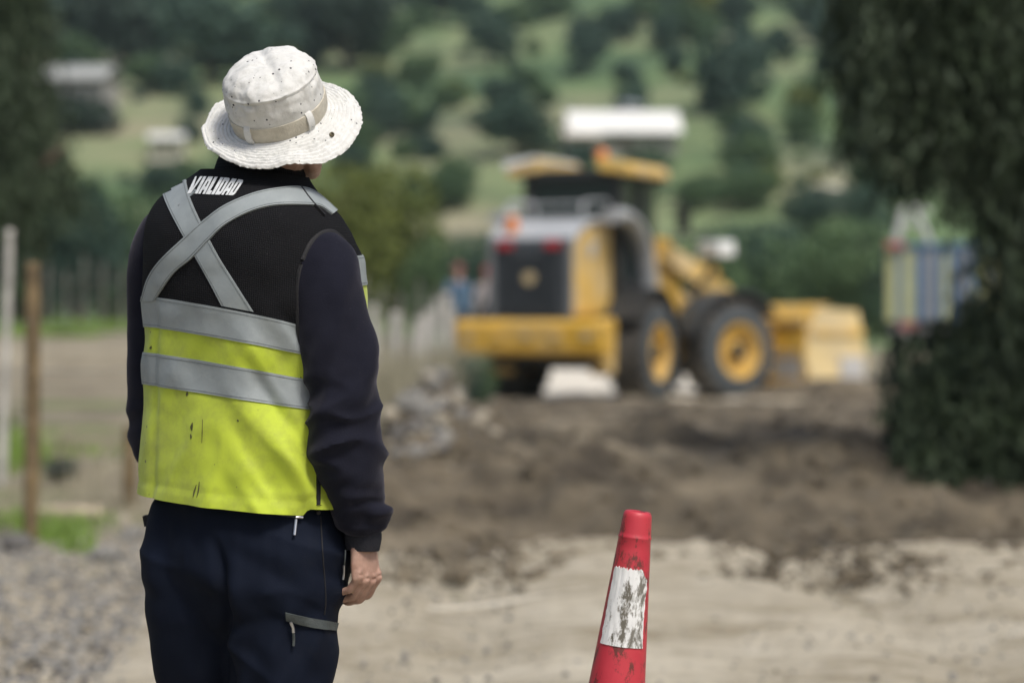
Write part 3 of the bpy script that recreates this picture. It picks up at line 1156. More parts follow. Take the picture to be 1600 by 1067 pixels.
I3 = ico(3)
I1 = ico(1)
SM = []
for i in range(6):
    m = MB()
    m.add(stone_v(I3[0], i), I3[1])
    SM.append([m.mesh('stone', st) for st in STONES])
BIG = [(165, 884, 12.3, 52, 0, 'grey-brown boulder on the gravel behind the worker, left of the trousers'), (28, 868, 12.9, 60, 2, 'dark boulder at the left edge at the foot of the brown post'),
       (112, 862, 13.0, 30, 2, 'dark stone right of the brown post foot'), (205, 842, 13.6, 44, 0, 'stone half hidden by the worker at the trouser pocket'), (190, 815, 14.6, 34, 1, 'tan stone behind the log, beside the vest hem'),
       (640, 735, 19.5, 46, 0, 'grey stone at the top of the rubble right of the sleeve'), (668, 720, 20.3, 36, 0, 'small grey stone behind the rubble pile right of the sleeve'), (690, 748, 18.9, 34, 1, 'tan stone in the middle of the rubble right of the sleeve'),
       (655, 768, 17.6, 48, 0, 'largest grey stone in front of the rubble right of the sleeve'), (622, 775, 17.2, 36, 2, 'dark stone nearest the sleeve in the rubble'), (690, 783, 16.7, 34, 1, 'tan stone at the lower edge of the rubble'),
       (715, 742, 19.4, 28, 0, 'grey stone at the right end of the rubble'), (735, 700, 21.5, 34, 2, 'dark clod above the rubble near the soil bank'), (1445, 792, 15.0, 30, 0, 'grey stone under the drooping tree, left one'), (1540, 800, 14.8, 40, 0, 'grey stone under the drooping tree, right one'), (1500, 788, 15.3, 26, 1, 'tan stone between two grey ones under the drooping tree')]
for i, (px, py, Yv, wpx, mt, lab) in enumerate(BIG):
    k = Yv / FPX
    x = (px - 800) * k
    o = link('stone', SM[i % 6][mt])
    g = float(dug_h(np.array(x), np.array(Yv))) if x > -1.0 else float(verge_h(x, Yv))
    z = max(g, -0.05 if x > -1.7 else g)
    o.location = (x, Yv, z + wpx * k * 0.16)
    o.scale = (wpx * k * 0.52,) * 3
    o.rotation_euler = (0.2 * i, 0.1 * i, 1.3 * i)
    tag(o, lab, 'stone', 'larger stones along the road edge')

rg = np.random.default_rng(31)


def scatter(n, place, smin, smax, name, label, seeds=14):
    base = [stone_v(I1[0], 40 + i, 0.7) for i in range(seeds)]
    per = [MB() for _ in STONES]
    m = MB()
    Vs, Fs, Ms, c = [], [], [], 0
    F1 = np.array(I1[1])
    for i in range(n):
        p = place(rg)
        s = smin + (smax - smin) * rg.uniform() ** 3
        a = rg.uniform(0, 6.28)
        ca_, sa_ = math.cos(a), math.sin(a)
        B = base[i % seeds] * s
        B = np.stack([B[:, 0] * ca_ - B[:, 1] * sa_, B[:, 0] * sa_ + B[:, 1] * ca_, B[:, 2] + s * 0.25], -1) + p
        Vs.append(B)
        Fs.append(F1 + c)
        c += len(B)
        Ms += [int(rg.choice(3, p=(0.45, 0.33, 0.22)))] * len(F1)
    me = bpy.data.meshes.new(name)
    me.from_pydata(np.vstack(Vs).tolist(), [], np.vstack(Fs).tolist())
    for st in STONES:
        me.materials.append(st)
    me.polygons.foreach_set('material_index', Ms)
    me.polygons.foreach_set('use_smooth', [True] * len(Ms))
    me.update()
    return tag(link(name, me), label, kind='stuff')


def g_place(rg):
    Yv = rg.uniform(6.5, 14.5)
    px = rg.uniform(-60, 262)
    x = (px - 800) / FPX * Yv
    return np.array((x, Yv, (float(verge_h(x, Yv)) if x < -1.75 else -0.02)))


scatter(12000, g_place, 0.005, 0.026, 'gravel', 'loose grey gravel on the shoulder at lower left')


def r_place(rg):
    Yv = rg.uniform(6.5, 13.2)
    px = rg.uniform(500, 1620)
    return np.array(((px - 800) / FPX * Yv, Yv, -0.004))


scatter(1500, r_place, 0.004, 0.018, 'gravel', 'sparse small stones on the dirt road')


def d_place(rg):
    while True:
        x, y = rg.uniform(-1.5, 5.8), 11.6 + 18 * rg.uniform() ** 1.5
        if x > 0.3 and rg.uniform() < 0.55:
            continue
        return np.array((x, y, max(-0.012, float(dug_h(np.array(x), np.array(y))) - 0.01)))


o = scatter(3200, d_place, 0.010, 0.065, 'soil_clods', 'clods of broken soil on the dug ground')
for i in range(3):
    o.data.materials[i] = (DUG, DUG, DUG)[i]

o = scatter(2600, lambda rg: (lambda x, y: np.array((x, y, max(-0.006, float(dug_h(np.array(x), np.array(y))) - 0.004))))(rg.uniform(-1.4, 5.8), 13.6 - 2.6 * rg.uniform() ** 2.0), 0.005, 0.028, 'soil_crumbs', 'loose soil crumbs spilled along the edge of the diggings')
for i in range(3):
    o.data.materials[i] = DUG


def rub_place(rg):
    Yv = rg.uniform(15.8, 20.5)
    px = rg.normal(672, 38)
    x = (px - 800) / FPX * Yv
    g = float(dug_h(np.array(x), np.array(Yv)))
    return np.array((x, Yv, max(g, float(verge_h(x, Yv)) if x < -1.6 else -0.03) + 0.01))


scatter(170, rub_place, 0.02, 0.10, 'rubble', 'pale rubble spilled at the foot of the soil bank by the fence')

# cut log and pale strip
LOGM = plain('pale_log_wood', (0.42, 0.36, 0.26), 0.9, 0.3, 9, 0.5, 30)
m = MB()
lc = np.array(((105 - 800) / FPX * 14.9, 14.9, 0.0))
lc[2] = float(verge_h(lc[0], lc[1]))
P = cr([(-0.22, 0.02, 0.05), (-0.1, 0, 0.052), (0.08, 0, 0.055), (0.22, -0.02, 0.05)], 14)
m.tube(P, 0.05 * (1 + 0.08 * np.sin(np.arange(14) * 1.7)), 12)
o = m.build('cut_log', LOGM)
o.location = tuple(lc)
tag(o, 'short pale cut log lying on the ground behind the brown post', 'log')
m = MB()
CR_ = plain('pale_crust', (0.56, 0.53, 0.46), 0.9, 0.15, 12, 0.4, 60)
L = []
for t_ in np.linspace(0, 1, 60):
    px = 668 + 442 * t_
    py = 956 - 48 * t_ + 4 * math.sin(9 * t_)
    Yv = 1.25 * FPX / (py - HORIZON)
    L.append(((px - 800) / FPX * Yv, Yv, 0.012))
m.tube(L, 0.004 + 0.010 * np.sin(np.arange(60) * 1.3) ** 2 * sm(26, 18, np.arange(60)), 7)
tag(m.build('pale_strip', CR_), 'thin pale strip running across the road behind the cone', 'strip')
# ================================================================ the person in the hi-vis vest
TH = R(42)
EU = np.array((math.cos(TH), -math.sin(TH), 0.0))     # towards the person's right
EH = np.array((math.sin(TH), math.cos(TH), 0.0))      # the way the person faces
EZ = np.array((0, 0, 1.0))
PY = 4.5
PXM = FPX / PY

# --- materials of the clothing
t = NT('hat_cotton')
mott = t.ramp(t.noise(26, 5, 0.6), [(0.25, (0.56, 0.565, 0.54, 1)), (0.6, (0.66, 0.665, 0.65, 1))])
grime = t.ramp(t.noise(60, 4, 0.7), [(0.50, 0.0), (0.74, 0.5)])
mott = t.mix(grime, mott, (0.36, 0.36, 0.34, 1))
v1 = t.voronoi(95, out='Distance')
v1c = t.n('ShaderNodeTexVoronoi')
v1c.inputs['Scale'].default_value = 95
t.l(t.co, v1c.inputs['Vector'])
sel = t.n('ShaderNodeSeparateColor')
t.l(v1c.outputs['Color'], sel.inputs[0])
big = t.math('MULTIPLY', sel.outputs[0], 0.21)
few = t.math('GREATER_THAN', sel.outputs[1], 0.45)
spot = t.math('MULTIPLY', t.math('LESS_THAN', v1, big), few)
mott = t.mix(spot, mott, (0.035, 0.035, 0.045, 1))
weave = t.math('ADD', t.noise(420, 2), t.math('MULTIPLY', t.noise(70, 4), 0.7))
HAT = t.set(mott, 0.95, t.bump(weave, 0.2, 0.004))

BAND = plain('hat_band_cotton', (0.50, 0.47, 0.395), 0.9, 0.12, 60, 0.25, 300)
BRASS = plain('eyelet_metal', (0.10, 0.085, 0.05), 0.45, 0.2, 200, 0.1, 300, metal=0.6)

t = NT('black_knit')
m1 = t.tc.outputs['UV']
w1 = t.n('ShaderNodeTexWave', wave_type='BANDS', bands_direction='X')
w1.inputs['Scale'].default_value = 78
w1.inputs['Distortion'].default_value = 0.6
w1.inputs['Detail'].default_value = 1
t.l(m1, w1.inputs['Vector'])
w2 = t.n('ShaderNodeTexWave', wave_type='BANDS', bands_direction='Y')
w2.inputs['Scale'].default_value = 78
w2.inputs['Distortion'].default_value = 0.6
t.l(m1, w2.inputs['Vector'])
kn = t.math('ADD', w1.outputs['Fac'], t.math('MULTIPLY', w2.outputs['Fac'], 0.6))
base = t.ramp(kn, [(0.1, (0.004, 0.004, 0.005, 1)), (0.95, (0.0115, 0.012, 0.014, 1))])
lint = t.ramp(t.noise(240, 2, 0.5), [(0.74, 0.0), (0.8, 0.35)])
base = t.mix(lint, base, (0.2, 0.2, 0.2, 1))
KNIT = t.set(base, 0.88, t.bump(kn, 0.35, 0.004), Specular_IOR_Level=0.12)

t = NT('yellow_polyester')
base = t.ramp(t.noise(5, 5), [(0.3, (0.40, 0.50, 0.026, 1)), (0.7, (0.47, 0.575, 0.040, 1))])
soil = t.ramp(t.noise(16, 6, 0.7), [(0.44, 0.0), (0.72, 0.6)])
base = t.mix(soil, base, (0.22, 0.24, 0.05, 1))
st = t.ramp(t.noise(9, 6, 0.75, src=t.mapping((5.0, 5.0, 0.75), (0, 0, 0), (3.1, 0, 0))), [(0.69, 0.0), (0.77, 0.7)])
base = t.mix(st, base, (0.10, 0.10, 0.03, 1))
vv = t.n('ShaderNodeTexVoronoi')
vv.inputs['Scale'].default_value = 62
t.l(t.co, vv.inputs['Vector'])
sp = t.n('ShaderNodeSeparateColor')
t.l(vv.outputs['Color'], sp.inputs[0])
cl = t.ramp(t.noise(9, 3), [(0.47, 0.0), (0.62, 1.0)])
dots = t.math('MULTIPLY', t.math('LESS_THAN', vv.outputs['Distance'], t.math('MULTIPLY', sp.outputs[0], 0.2)),
              t.math('GREATER_THAN', sp.outputs[1], 0.72))
base = t.mix(t.math('MULTIPLY', dots, cl), base, (0.03, 0.03, 0.02, 1))
YEL = t.set(base, 0.75, t.bump(t.noise(500, 2), 0.12, 0.002), Sheen_Weight=0.15)

t = NT('reflective_tape')
base = t.ramp(t.noise(22, 5, 0.6), [(0.3, (0.235, 0.265, 0.275, 1)), (0.7, (0.29, 0.325, 0.335, 1))])
sc_ = t.ramp(t.noise(60, 4, 0.7), [(0.62, 0.0), (0.8, 0.4)])
base = t.mix(sc_, base, (0.13, 0.14, 0.15, 1))
TAPE = t.set(base, 0.55, t.bump(t.noise(90, 4), 0.18, 0.003), 0.0)
STITCH = plain('stitch_thread', (0.17, 0.19, 0.195), 0.8, 0.2, 300, 0.2, 500)
LETTER = plain('lettering_print', (0.62, 0.645, 0.66), 0.7, 0.15, 120, 0.3, 400)
t = NT('navy_jersey')
base = t.ramp(t.noise(14, 5), [(0.3, (0.0085, 0.0092, 0.0165, 1)), (0.7, (0.0140, 0.0148, 0.0245, 1))])
lint = t.ramp(t.noise(330, 2, 0.5), [(0.73, 0.0), (0.8, 0.4)])
base = t.mix(lint, base, (0.16, 0.15, 0.17, 1))
JERSEY = t.set(base, 0.95, t.bump(t.noise(380, 3), 0.25, 0.003), Specular_IOR_Level=0.12, Sheen_Weight=0.13, Sheen_Roughness=0.4, Sheen_Tint=(0.75, 0.72, 0.85, 1))
CUFF = plain('rib_cuff', (0.013, 0.014, 0.021), 0.95, 0.15, 60, 0.3, 300)
t = NT('navy_twill')
base = t.ramp(t.noise(7, 5), [(0.3, (0.0030, 0.0052, 0.0125, 1)), (0.7, (0.0060, 0.0095, 0.021, 1))])
dust = t.ramp(t.noise(11, 6, 0.7), [(0.55, 0.0), (0.85, 0.12)])
base = t.mix(dust, base, (0.06, 0.06, 0.06, 1))
TROUS = t.set(base, 0.8, t.bump(t.noise(450, 3), 0.2, 0.002), Specular_IOR_Level=0.12, Sheen_Weight=0.0, Sheen_Tint=(0.6, 0.7, 0.9, 1))
BLACK = plain('black_trim', (0.008, 0.008, 0.01), 0.75, 0.2, 50, 0.2, 200)
WELT = plain('pocket_welt', (0.045, 0.055, 0.055), 0.6, 0.2, 60, 0.2, 200)
STEEL = plain('zip_metal', (0.55, 0.56, 0.58), 0.3, 0.1, 60, 0.05, 100, metal=0.9)
t = NT('skin')
base = t.ramp(t.noise(38, 5, 0.6), [(0.3, (0.30, 0.175, 0.13, 1)), (0.7, (0.47, 0.30, 0.235, 1))])
SKIN = t.set(base, 0.55, t.bump(t.noise(160, 5, 0.7), 0.35, 0.003), Subsurface_Weight=0.08, Subsurface_Scale=0.01)
HAIR = plain('dark_hair', (0.012, 0.01, 0.009), 0.7, 0.3, 80, 0.5, 200)
EYEM = plain('eye', (0.6, 0.58, 0.55), 0.2, 0.05, 10, 0.0)
BOOT = plain('boot_leather', (0.03, 0.022, 0.016), 0.6, 0.3, 20, 0.3, 60, dirt=(0.3, 0.26, 0.2), dirt_amt=0.7)

base_pt = np.array((at(384, 0, PY)[0], PY, 0.0))
person = thing('person', 'person in white sun hat, black and yellow reflective vest and navy trousers, back turned', 'person', tuple(base_pt))


def set_uv(me, UV):
    li = np.empty(len(me.loops), int)
    me.loops.foreach_get('vertex_index', li)
    me.uv_layers.new(name='cloth').data.foreach_set('uv', UV[li].ravel())


def part(mb_or_mesh, name, mats, parent=person, smooth=True):
    if isinstance(mb_or_mesh, MB):
        o = mb_or_mesh.build(name, mats, parent, smooth)
    else:
        mb_or_mesh.materials.clear()
        for m in (mats if isinstance(mats, (list, tuple)) else [mats]):
            mb_or_mesh.materials.append(m)
        o = link(name, mb_or_mesh, parent)
    if parent is person:
        o.location = tuple(-base_pt)
    return o


# ---------------------------------------------------------------- vest surface
#  zc, centre px, half width, half depth back, half depth front, tilt along shoulders, tilt along facing
ROWS = np.array([
    (0.905, 386, .220, .150, .150, -.055, -.05),
    (1.000, 384, .213, .148, .162, -.065, -.08),
    (1.100, 384, .209, .146, .175, -.085, -.13),
    (1.180, 385, .211, .149, .190, -.100, -.17),
    (1.250, 387, .217, .156, .205, -.110, -.21),
    (1.320, 387, .217, .161, .210, -.110, -.21),
    (1.380, 386, .216, .155, .190, -.085, -.18),
    (1.425, 386, .212, .140, .155, -.070, -.15),
    (1.455, 387, .197, .122, .126, -.060, -.12),
    (1.480, 390, .168, .105, .102, -.055, -.10),
    (1.502, 394, .128, .091, .088, -.07, -.08),
    (1.520, 400, .095, .082, .084, -.06, -.05),
])
_zz = np.linspace(0.88, 1.54, 265)
_rp = np.stack([np.interp(_zz, ROWS[:, 0], ROWS[:, k]) for k in range(1, 7)], -1)
_k = np.exp(-0.5 * (np.arange(-14, 15) / 5.0) ** 2)
_k /= _k.sum()
_rp = np.stack([np.convolve(np.pad(_rp[:, k], 14, mode='edge'), _k, 'valid') for k in range(6)], -1)


def vest_p(phi, zc, extra=0.0):
    """point of the vest at angle phi (0 right, 90 front, 180 left, 270 back) and garment height zc"""
    phi, zc = np.broadcast_arrays(np.asarray(phi, float), np.asarray(zc, float))
    q = [np.interp(zc, _zz, _rp[:, k]) for k in range(6)]
    n = 2.35
    c, s = np.cos(phi), np.sin(phi)
    u = q[1] * np.sign(c) * np.abs(c) ** (2 / n)
    h = np.where(s < 0, q[2], q[3]) * np.sign(s) * np.abs(s) ** (2 / n)
    cx = (q[0] - 800) / FPX * PY
    x = cx + u * EU[0] + h * EH[0]
    y = PY + u * EU[1] + h * EH[1]
    z = zc + q[4] * u + q[5] * np.minimum(h, 0.03)
    # front panels end a little higher than the back at the side vents
    z = z + 0.012 * sm(-0.052, -0.044, h) * sm(1.0, 0.905, zc)
    P = np.stack([x, y, z], -1)
    # folds
    px = 800 + x / y * FPX
    py = HORIZON - (z - CAM_H) / y * FPX
    ac = (px * 0.82 - py * 0.57) / 100.0
    al = (px * 0.57 + py * 0.82) / 100.0
    right = sm(330, 430, px) * sm(470, 540, py)
    low = sm(1.24, 1.1, zc)
    d = right * 0.050 * pn(ac * 1.7, al * 0.36, 3.3) + right * 0.016 * pn(ac * 4.2, al * 0.7, 8.1)
    d = d + right * 0.010 * ridge(ac * 1.1 + 0.3, al * 0.3, 4.4) + low * 0.007 * ridge(px / 90.0 + py / 300.0, py / 260.0, 1.7)
    d = d + low * 0.022 * pn(px / 62.0, py / 230.0, 5.7) + 0.0055 * fbm(px / 60.0, py / 60.0, y * 6, 2)
    d = d + sm(1.2, 1.3, zc) * 0.007 * pn(px / 60.0 + py / 140.0, py / 90.0, 1.1)
    # left side seam pucker, hem roll
    d = d - 0.0045 * np.exp(-((px - 244) / 5.0) ** 2) * sm(1.3, 1.2, zc) * (s < 0)
    d = d + 0.003 * sm(0.935, 0.905, zc) - 0.0022 * np.exp(-((zc - 0.930) / 0.003) ** 2) + 0.003 * pn(px / 14.0, py / 40.0, 2.0) * sm(0.95, 0.91, zc) + 0.008 * pn(px / 45.0, 0.0, 6.0) * sm(0.98, 0.905, zc)
    cen = np.stack([cx + 0 * x, PY + 0 * y, z], -1)
    N = P - cen
    N /= np.linalg.norm(N, axis=-1, keepdims=True) + 1e-9
    return P + N * (d + extra)[..., None]


B1T, B1B, B2T, B2B = 1.247, 1.196, 1.153, 1.098
zl = np.unique(np.concatenate([np.linspace(0.905, 1.517, 110), [B1T, B1B, B2T, B2B]]))
ph = np.linspace(0, 2 * math.pi, 220, endpoint=False) + math.pi / 2
VG = vest_p(ph[None, :], zl[:, None])
mb = MB()
mb.grid(VG, closed=True)
hgt = ((VG - np.array((0, PY, 0))) @ EH)
k = 0
cxr = np.interp(zl, _zz, (_rp[:, 0] - 800) / FPX * PY)
for i in range(len(zl) - 1):
    for j in range(len(ph)):
        zm = (zl[i] + zl[i + 1]) / 2
        s_ = math.sin(ph[j] + 0.014)
        top = B1T - 0.02 if s_ < 0.12 else 1.335
        mb.m[k] = 1 if zm < top else 0
        k += 1
# turned-in hem, so the vest has an inside
mb.grid(np.stack([vest_p(ph, 0.905), vest_p(ph, 0.9065, -0.004), vest_p(ph, 0.95, -0.006)]), closed=True, mi=1)
vest = part(mb, 'vest', [KNIT, YEL])
set_uv(vest.data, np.concatenate([np.stack([np.tile(ph * 0.20, len(zl)), np.repeat(zl, len(ph))], -1), np.zeros((660, 2))]))
vest['label'] = 'black knit and yellow vest with crossed silver tape on the back'
bvh_vest = BVHTree.FromPolygons([Vector(v) for v in np.vstack(mb.v)], [list(f) for f in mb.f])


def ring_tape(z0, z1, a0, a1, name='reflective_tape'):
    pa = np.linspace(a0, a1, 190)
    zs = np.linspace(z0, z1, 9)
    G = vest_p(pa[None, :], zs[:, None], 0.0022)
    A = vest_p(pa, z0, -0.001)
    Bq = vest_p(pa, z1, -0.001)
    m = MB()
    m.grid(np.concatenate([A[None], G, Bq[None]]))
    tp = part(m, name, TAPE, vest)
    for e in (z0 + 0.004, z1 - 0.004):
        m = MB()
        m.grid(np.stack([vest_p(pa, e - 0.0007, 0.0022), vest_p(pa, e - 0.0004, 0.0028), vest_p(pa, e + 0.0004, 0.0028), vest_p(pa, e + 0.0007, 0.0022)]))
        part(m, 'stitching', STITCH, tp)
    return tp


ring_tape(B1B, B1T, R(190), R(368))
ring_tape(B2B, B2T, R(96), R(444))
ring_tape(1.335, 1.385, R(10), R(80))
# the crossed tapes
def crossed(L_, R_, n_, off_):
    m = MB()
    S = strip_px(L_, R_, n_, 9)
    decal(m, bvh_vest, S, off_)
    tp = part(m, 'reflective_tape', TAPE, vest)
    for f0, f1 in ((0.07, 0.10), (0.90, 0.93)):
        m = MB()
        A = S[:, :1] * (1 - f0) + S[:, -1:] * f0
        B = S[:, :1] * (1 - f1) + S[:, -1:] * f1
        decal(m, bvh_vest, np.concatenate([A, B], 1), off_ + 0.0006)
        part(m, 'stitching', STITCH, tp)


X1L = [(252, 296), (262, 322), (280, 357), (302, 395), (327, 440), (347, 478)]
X1R = [(290, 278), (297, 308), (313, 345), (340, 398), (368, 443), (396, 487)]
crossed(X1L, X1R, 44, 0.0022)
X2L = [(222, 471), (232, 437), (249, 410), (285, 375), (318, 346), (352, 322), (398, 303), (440, 295), (470, 294), (495, 303), (526, 330)]
X2R = [(243, 470), (258, 446), (275, 424), (300, 404), (326, 377), (352, 352), (390, 332), (430, 322), (478, 321), (500, 324), (518, 336)]
crossed(X2L, X2R, 70, 0.0040)
# stitched seams of the tape, side zip, shoulder seam
m = MB()
decal(m, bvh_vest, strip_px([(484, 622), (489, 660), (493.5, 705), (494.5, 800)], [(489, 622), (495, 660), (499, 705), (499.5, 800)], 30, 4), 0.003)
part(m, 'side_zipper', BLACK, vest)
m = MB()
decal(m, bvh_vest, strip_px([(468, 293), (484, 315), (505, 338)], [(469.5, 293), (485.5, 315), (506.5, 338)], 16, 2), 0.0052)
part(m, 'shoulder_seam', BLACK, vest)

# collar
ca = np.linspace(0, 2 * math.pi, 90, endpoint=False)
ncx = (404 - 800) / FPX * PY
prof = []
for k, (dz, g) in enumerate([(0.0, 0.004), (0.012, 0.0035), (0.03, 0.001), (0.044, -0.003), (0.050, -0.006), (0.046, -0.011), (0.02, -0.010)]):
    c, s = np.cos(ca), np.sin(ca)
    ra, rb = 0.083 + g, 0.080 + g
    u, h = ra * c, rb * s + 0.012 * dz / 0.05
    zz = 1.505 + dz - 0.04 * u - 0.10 * h + 0.0015 * pn(ca * 3, dz * 20)
    zz = zz - 0.012 * sm(0.02, 0.08, h)
    prof.append(np.stack([ncx + u * EU[0] + h * EH[0], PY + u * EU[1] + h * EH[1], zz], -1))
m = MB()
m.grid(np.array(prof), closed=True)
cl_ = part(m, 'collar', KNIT, vest)
set_uv(cl_.data, np.stack([np.tile(ca * 0.085, 7), np.repeat(np.arange(7) * 0.012, 90)], -1))


# lettering: heavy slanted capitals printed on the knit
def glyph(ch, x, y):
    """x, y in 0..1; filled or not"""
    w = 0.33
    if ch == 'I':
        return np.ones_like(x, bool)
    if ch == 'V':
        inner = (x > 0.5 - 0.5 * (y - 0.35) * 0.9 + 0.0) & (x < 0.5 + 0.5 * (y - 0.35) * 0.45) & (y > 0.38)
        edge = (x < 0.10 * (1 - y)) | (x > 1 - 0.42 * (1 - y))
        return ~inner & ~edge
    if ch == 'A':
        top = (x < 0.22 * (y - 0.2)) | (x > 1 - 0.16 * (y - 0.2))
        hole = (x > 0.42) & (x < 0.62) & (y > 0.42) & (y < 0.74)
        foot = (x > 0.36) & (x < 0.64) & (y < 0.24)
        return ~(top | hole | foot)
    if ch == 'L':
        return (x < 0.58) | (y < 0.22)
    if ch == 'D':
        hole = (x > 0.38) & (x < 0.62) & (y > 0.2) & (y < 0.8)
        cx_, cy_ = np.maximum(x - 0.68, 0) / 0.32, np.maximum(np.abs(y - 0.5) - 0.32, 0) / 0.18
        return ~hole & (cx_ ** 2 + cy_ ** 2 <= 1.0)


LET = [('V', 0.0, 0.155), ('I', 0.172, 0.232), ('A', 0.245, 0.385), ('L', 0.400, 0.505), ('I', 0.520, 0.582), ('D', 0.597, 0.722), ('A', 0.733, 0.865), ('D', 0.878, 1.0)]
for ch, x0, x1 in LET:
    nx, ny = max(14, int(300 * (x1 - x0))), 56
    gx, gy = np.linspace(0, 1, nx + 1), np.linspace(0, 1, ny + 1)
    fill = glyph(ch, (gx[:-1] + gx[1:])[None, :] / 2 + 0 * gy[:-1, None], (gy[:-1] + gy[1:])[:, None] / 2 + 0 * gx[None, :-1])
    V, idx = [], {}
    m = MB()
    F = []

    def vid(i, j):
        if (i, j) not in idx:
            a = x0 + (x1 - x0) * gx[j]
            b = gy[i]
            px = 292.5 + a * 73.5 + b * 15.5 + (-3 + 4 * a) * b * 0.6
            py = 303.2 + a * 3.6 - b * (25.0 + 4.0 * a * (1 - a) * 4 * 0.5) - b * (1 - 2.4 * a)
            p, n = hit(bvh_vest, px, py, 4.42)
            idx[(i, j)] = len(V)
            V.append(p + n * 0.0022)
        return idx[(i, j)]
    for i in range(ny):
        for j in range(nx):
            if fill[i, j]:
                F.append((vid(i, j), vid(i, j + 1), vid(i + 1, j + 1), vid(i + 1, j)))
    m.add(V, F)
    part(m, 'letter', LETTER, vest)

# ---------------------------------------------------------------- sweater
def sleeve_grid(path, m, n, folds):
    Q = cr([tuple(at(p[0], p[1], p[2])) + (p[3], p[4]) for p in path], m)
    V, _ = tube_vf(Q[:, :3], Q[:, 3:], n, EH, False)
    G = V.reshape(m, n, 3)
    cen = Q[:, None, :3]
    N = G - cen
    N /= np.linalg.norm(N, axis=-1, keepdims=True)
    px = topx(G)
    return G + N * folds(px[..., 0], px[..., 1], G, np.linspace(0, 1, m)[:, None])[..., None], Q


def fold_r(px, py, G, s):
    ac = (px * 0.93 - py * -0.36) / 100.0
    al = (px * -0.36 + py * 0.93) / 100.0
    side = 0 * px
    d = 0.019 * pn(ac * 1.7 + G[..., 1] * 3, al * 0.35, 2.2) * sm(370, 440, py)
    d = d + 0.008 * pn(ac * 3.6, al * 0.8, G[..., 1] * 9) * sm(430, 520, py)
    d = d + 0.0105 * ridge(ac * 1.25 + G[..., 1] * 2, al * 0.33, 6.1) * sm(390, 470, py) * sm(840, 780, py)
    d = d + 0.0095 * ridge(px / 75.0 + py / 60.0, py / 60.0 - px / 120.0, G[..., 1] * 5 + 3) * sm(560, 640, py) * sm(770, 720, py)
    # elbow creases and the bunched cuff
    d = d + 0.011 * pn(px / 60.0, py / 34.0 + px / 60.0, G[..., 1] * 8) * sm(560, 620, py) * sm(760, 680, py)
    d = d + 0.011 * np.exp(-((py - 803) / 15.0) ** 2) * sm(560, 600, px)
    d = d - 0.008 * np.exp(-((py - 779 - (px - 560) * 0.18) / 7.0) ** 2) * sm(555, 590, px)
    d = d + 0.010 * pn(px / 40.0, py / 17.0, G[..., 1] * 10) * sm(740, 780, py) * sm(838, 825, py)
    d = d + 0.0015 * fbm(px / 30.0, py / 30.0, G[..., 1] * 20, 2)
    return d


RS = [(440, 398, 4.46, .045, .05), (478, 402, 4.41, .056, .060), (503, 416, 4.375, .0625, .064), (512, 450, 4.355, .063, .064), (517, 500, 4.345, .063, .0635),
      (526, 560, 4.34, .061, .0615), (534, 620, 4.34, .060, .0595), (542, 680, 4.345, .0570, .0560), (551, 740, 4.36, .0530, .0520),
      (560, 785, 4.375, .0490, .0490), (566, 815, 4.385, .0440, .0440), (567, 830, 4.39, .033, .034), (567, 836, 4.39, .030, .031)]
GR, QR = sleeve_grid(RS, 190, 64, fold_r)


def fold_l(px, py, G, s):
    d = 0.012 * pn(px / 50.0, py / 120.0, G[..., 1] * 6) + 0.013 * pn(px / 60.0 + py / 50.0, py / 30.0, G[..., 1] * 10) * sm(600, 660, py)
    return d + 0.0015 * fbm(px / 30.0, py / 30.0, G[..., 1] * 20, 2)


LS = [(310, 360, 4.56, .050, .055), (286, 362, 4.60, .060, .064), (268, 378, 4.625, .0655, .069), (257, 420, 4.64, .066, .067), (251, 500, 4.65, .063, .062), (248, 580, 4.65, .0605, .060),
      (246, 640, 4.655, .058, .058), (249, 682, 4.67, .056, .056), (272, 700, 4.71, .053, .053), (310, 697, 4.76, .049, .049), (350, 690, 4.81, .044, .044), (380, 684, 4.845, .036, .036)]
GL, QL = sleeve_grid(LS, 150, 56, fold_l)
mb = MB()
mb.grid(GR, closed=True)
mb.grid(GL, closed=True)
# the trunk of the sweater, under the vest
zt = np.linspace(0.93, 1.515, 40)
TG = vest_p(np.linspace(0, 2 * math.pi, 80, endpoint=False)[None, :], zt[:, None], -0.012)
mb.grid(TG, closed=True)
sweater = part(mb, 'sweater', JERSEY)
m = MB()
cq = Matrix.Translation(Vector(at(567, 846, 4.392))) @ Matrix.Rotation(R(3), 4, 'Y')
k = FPX / 4.392
m.lathe([(.0315, 20 / k), (.0335, 14 / k), (.0340, 6 / k), (.0325, -4 / k), (.0312, -11 / k), (.0300, -13 / k), (.0285, -12.5 / k), (.0275, -6 / k), (.027, 6 / k)], 96, cq)
VV = m.v[0]
for i in range(96):
    if i % 2:
        VV[i::96] += (np.array(cq.translation) * np.array((1, 1, 0)) + VV[i::96] * np.array((0, 0, 1)) - VV[i::96]) * 0.02
part(m, 'cuff', CUFF, sweater)
m = MB()
V, F = tube_vf(cr([at(370, 686, 4.83), at(385, 683, 4.85), at(400, 680, 4.868)], 12), 0.034, 32, EH, False)
m.add(V, F)
part(m, 'cuff', CUFF, sweater)

# armhole binding: where each sleeve leaves the vest
for G in (GR, GL):
    loop = []
    for j in range(G.shape[1]):
        sgn = []
        for i in range(0, 100):
            p = Vector(G[i, j])
            q, n, _, _ = bvh_vest.find_nearest(p)
            if (p - q).dot(n) > 0.0005:
                loop.append(np.array(q))
                break
    L = np.array(loop)
    for _ in range(6):
        L = (np.roll(L, 1, 0) + 2 * L + np.roll(L, -1, 0)) / 4
    L = np.vstack([L, L[:1]])
    m = MB()
    m.tube(L, 0.0058, 8, (0.3, 0.2, 1), False)
    part(m, 'armhole_binding', BLACK, vest)

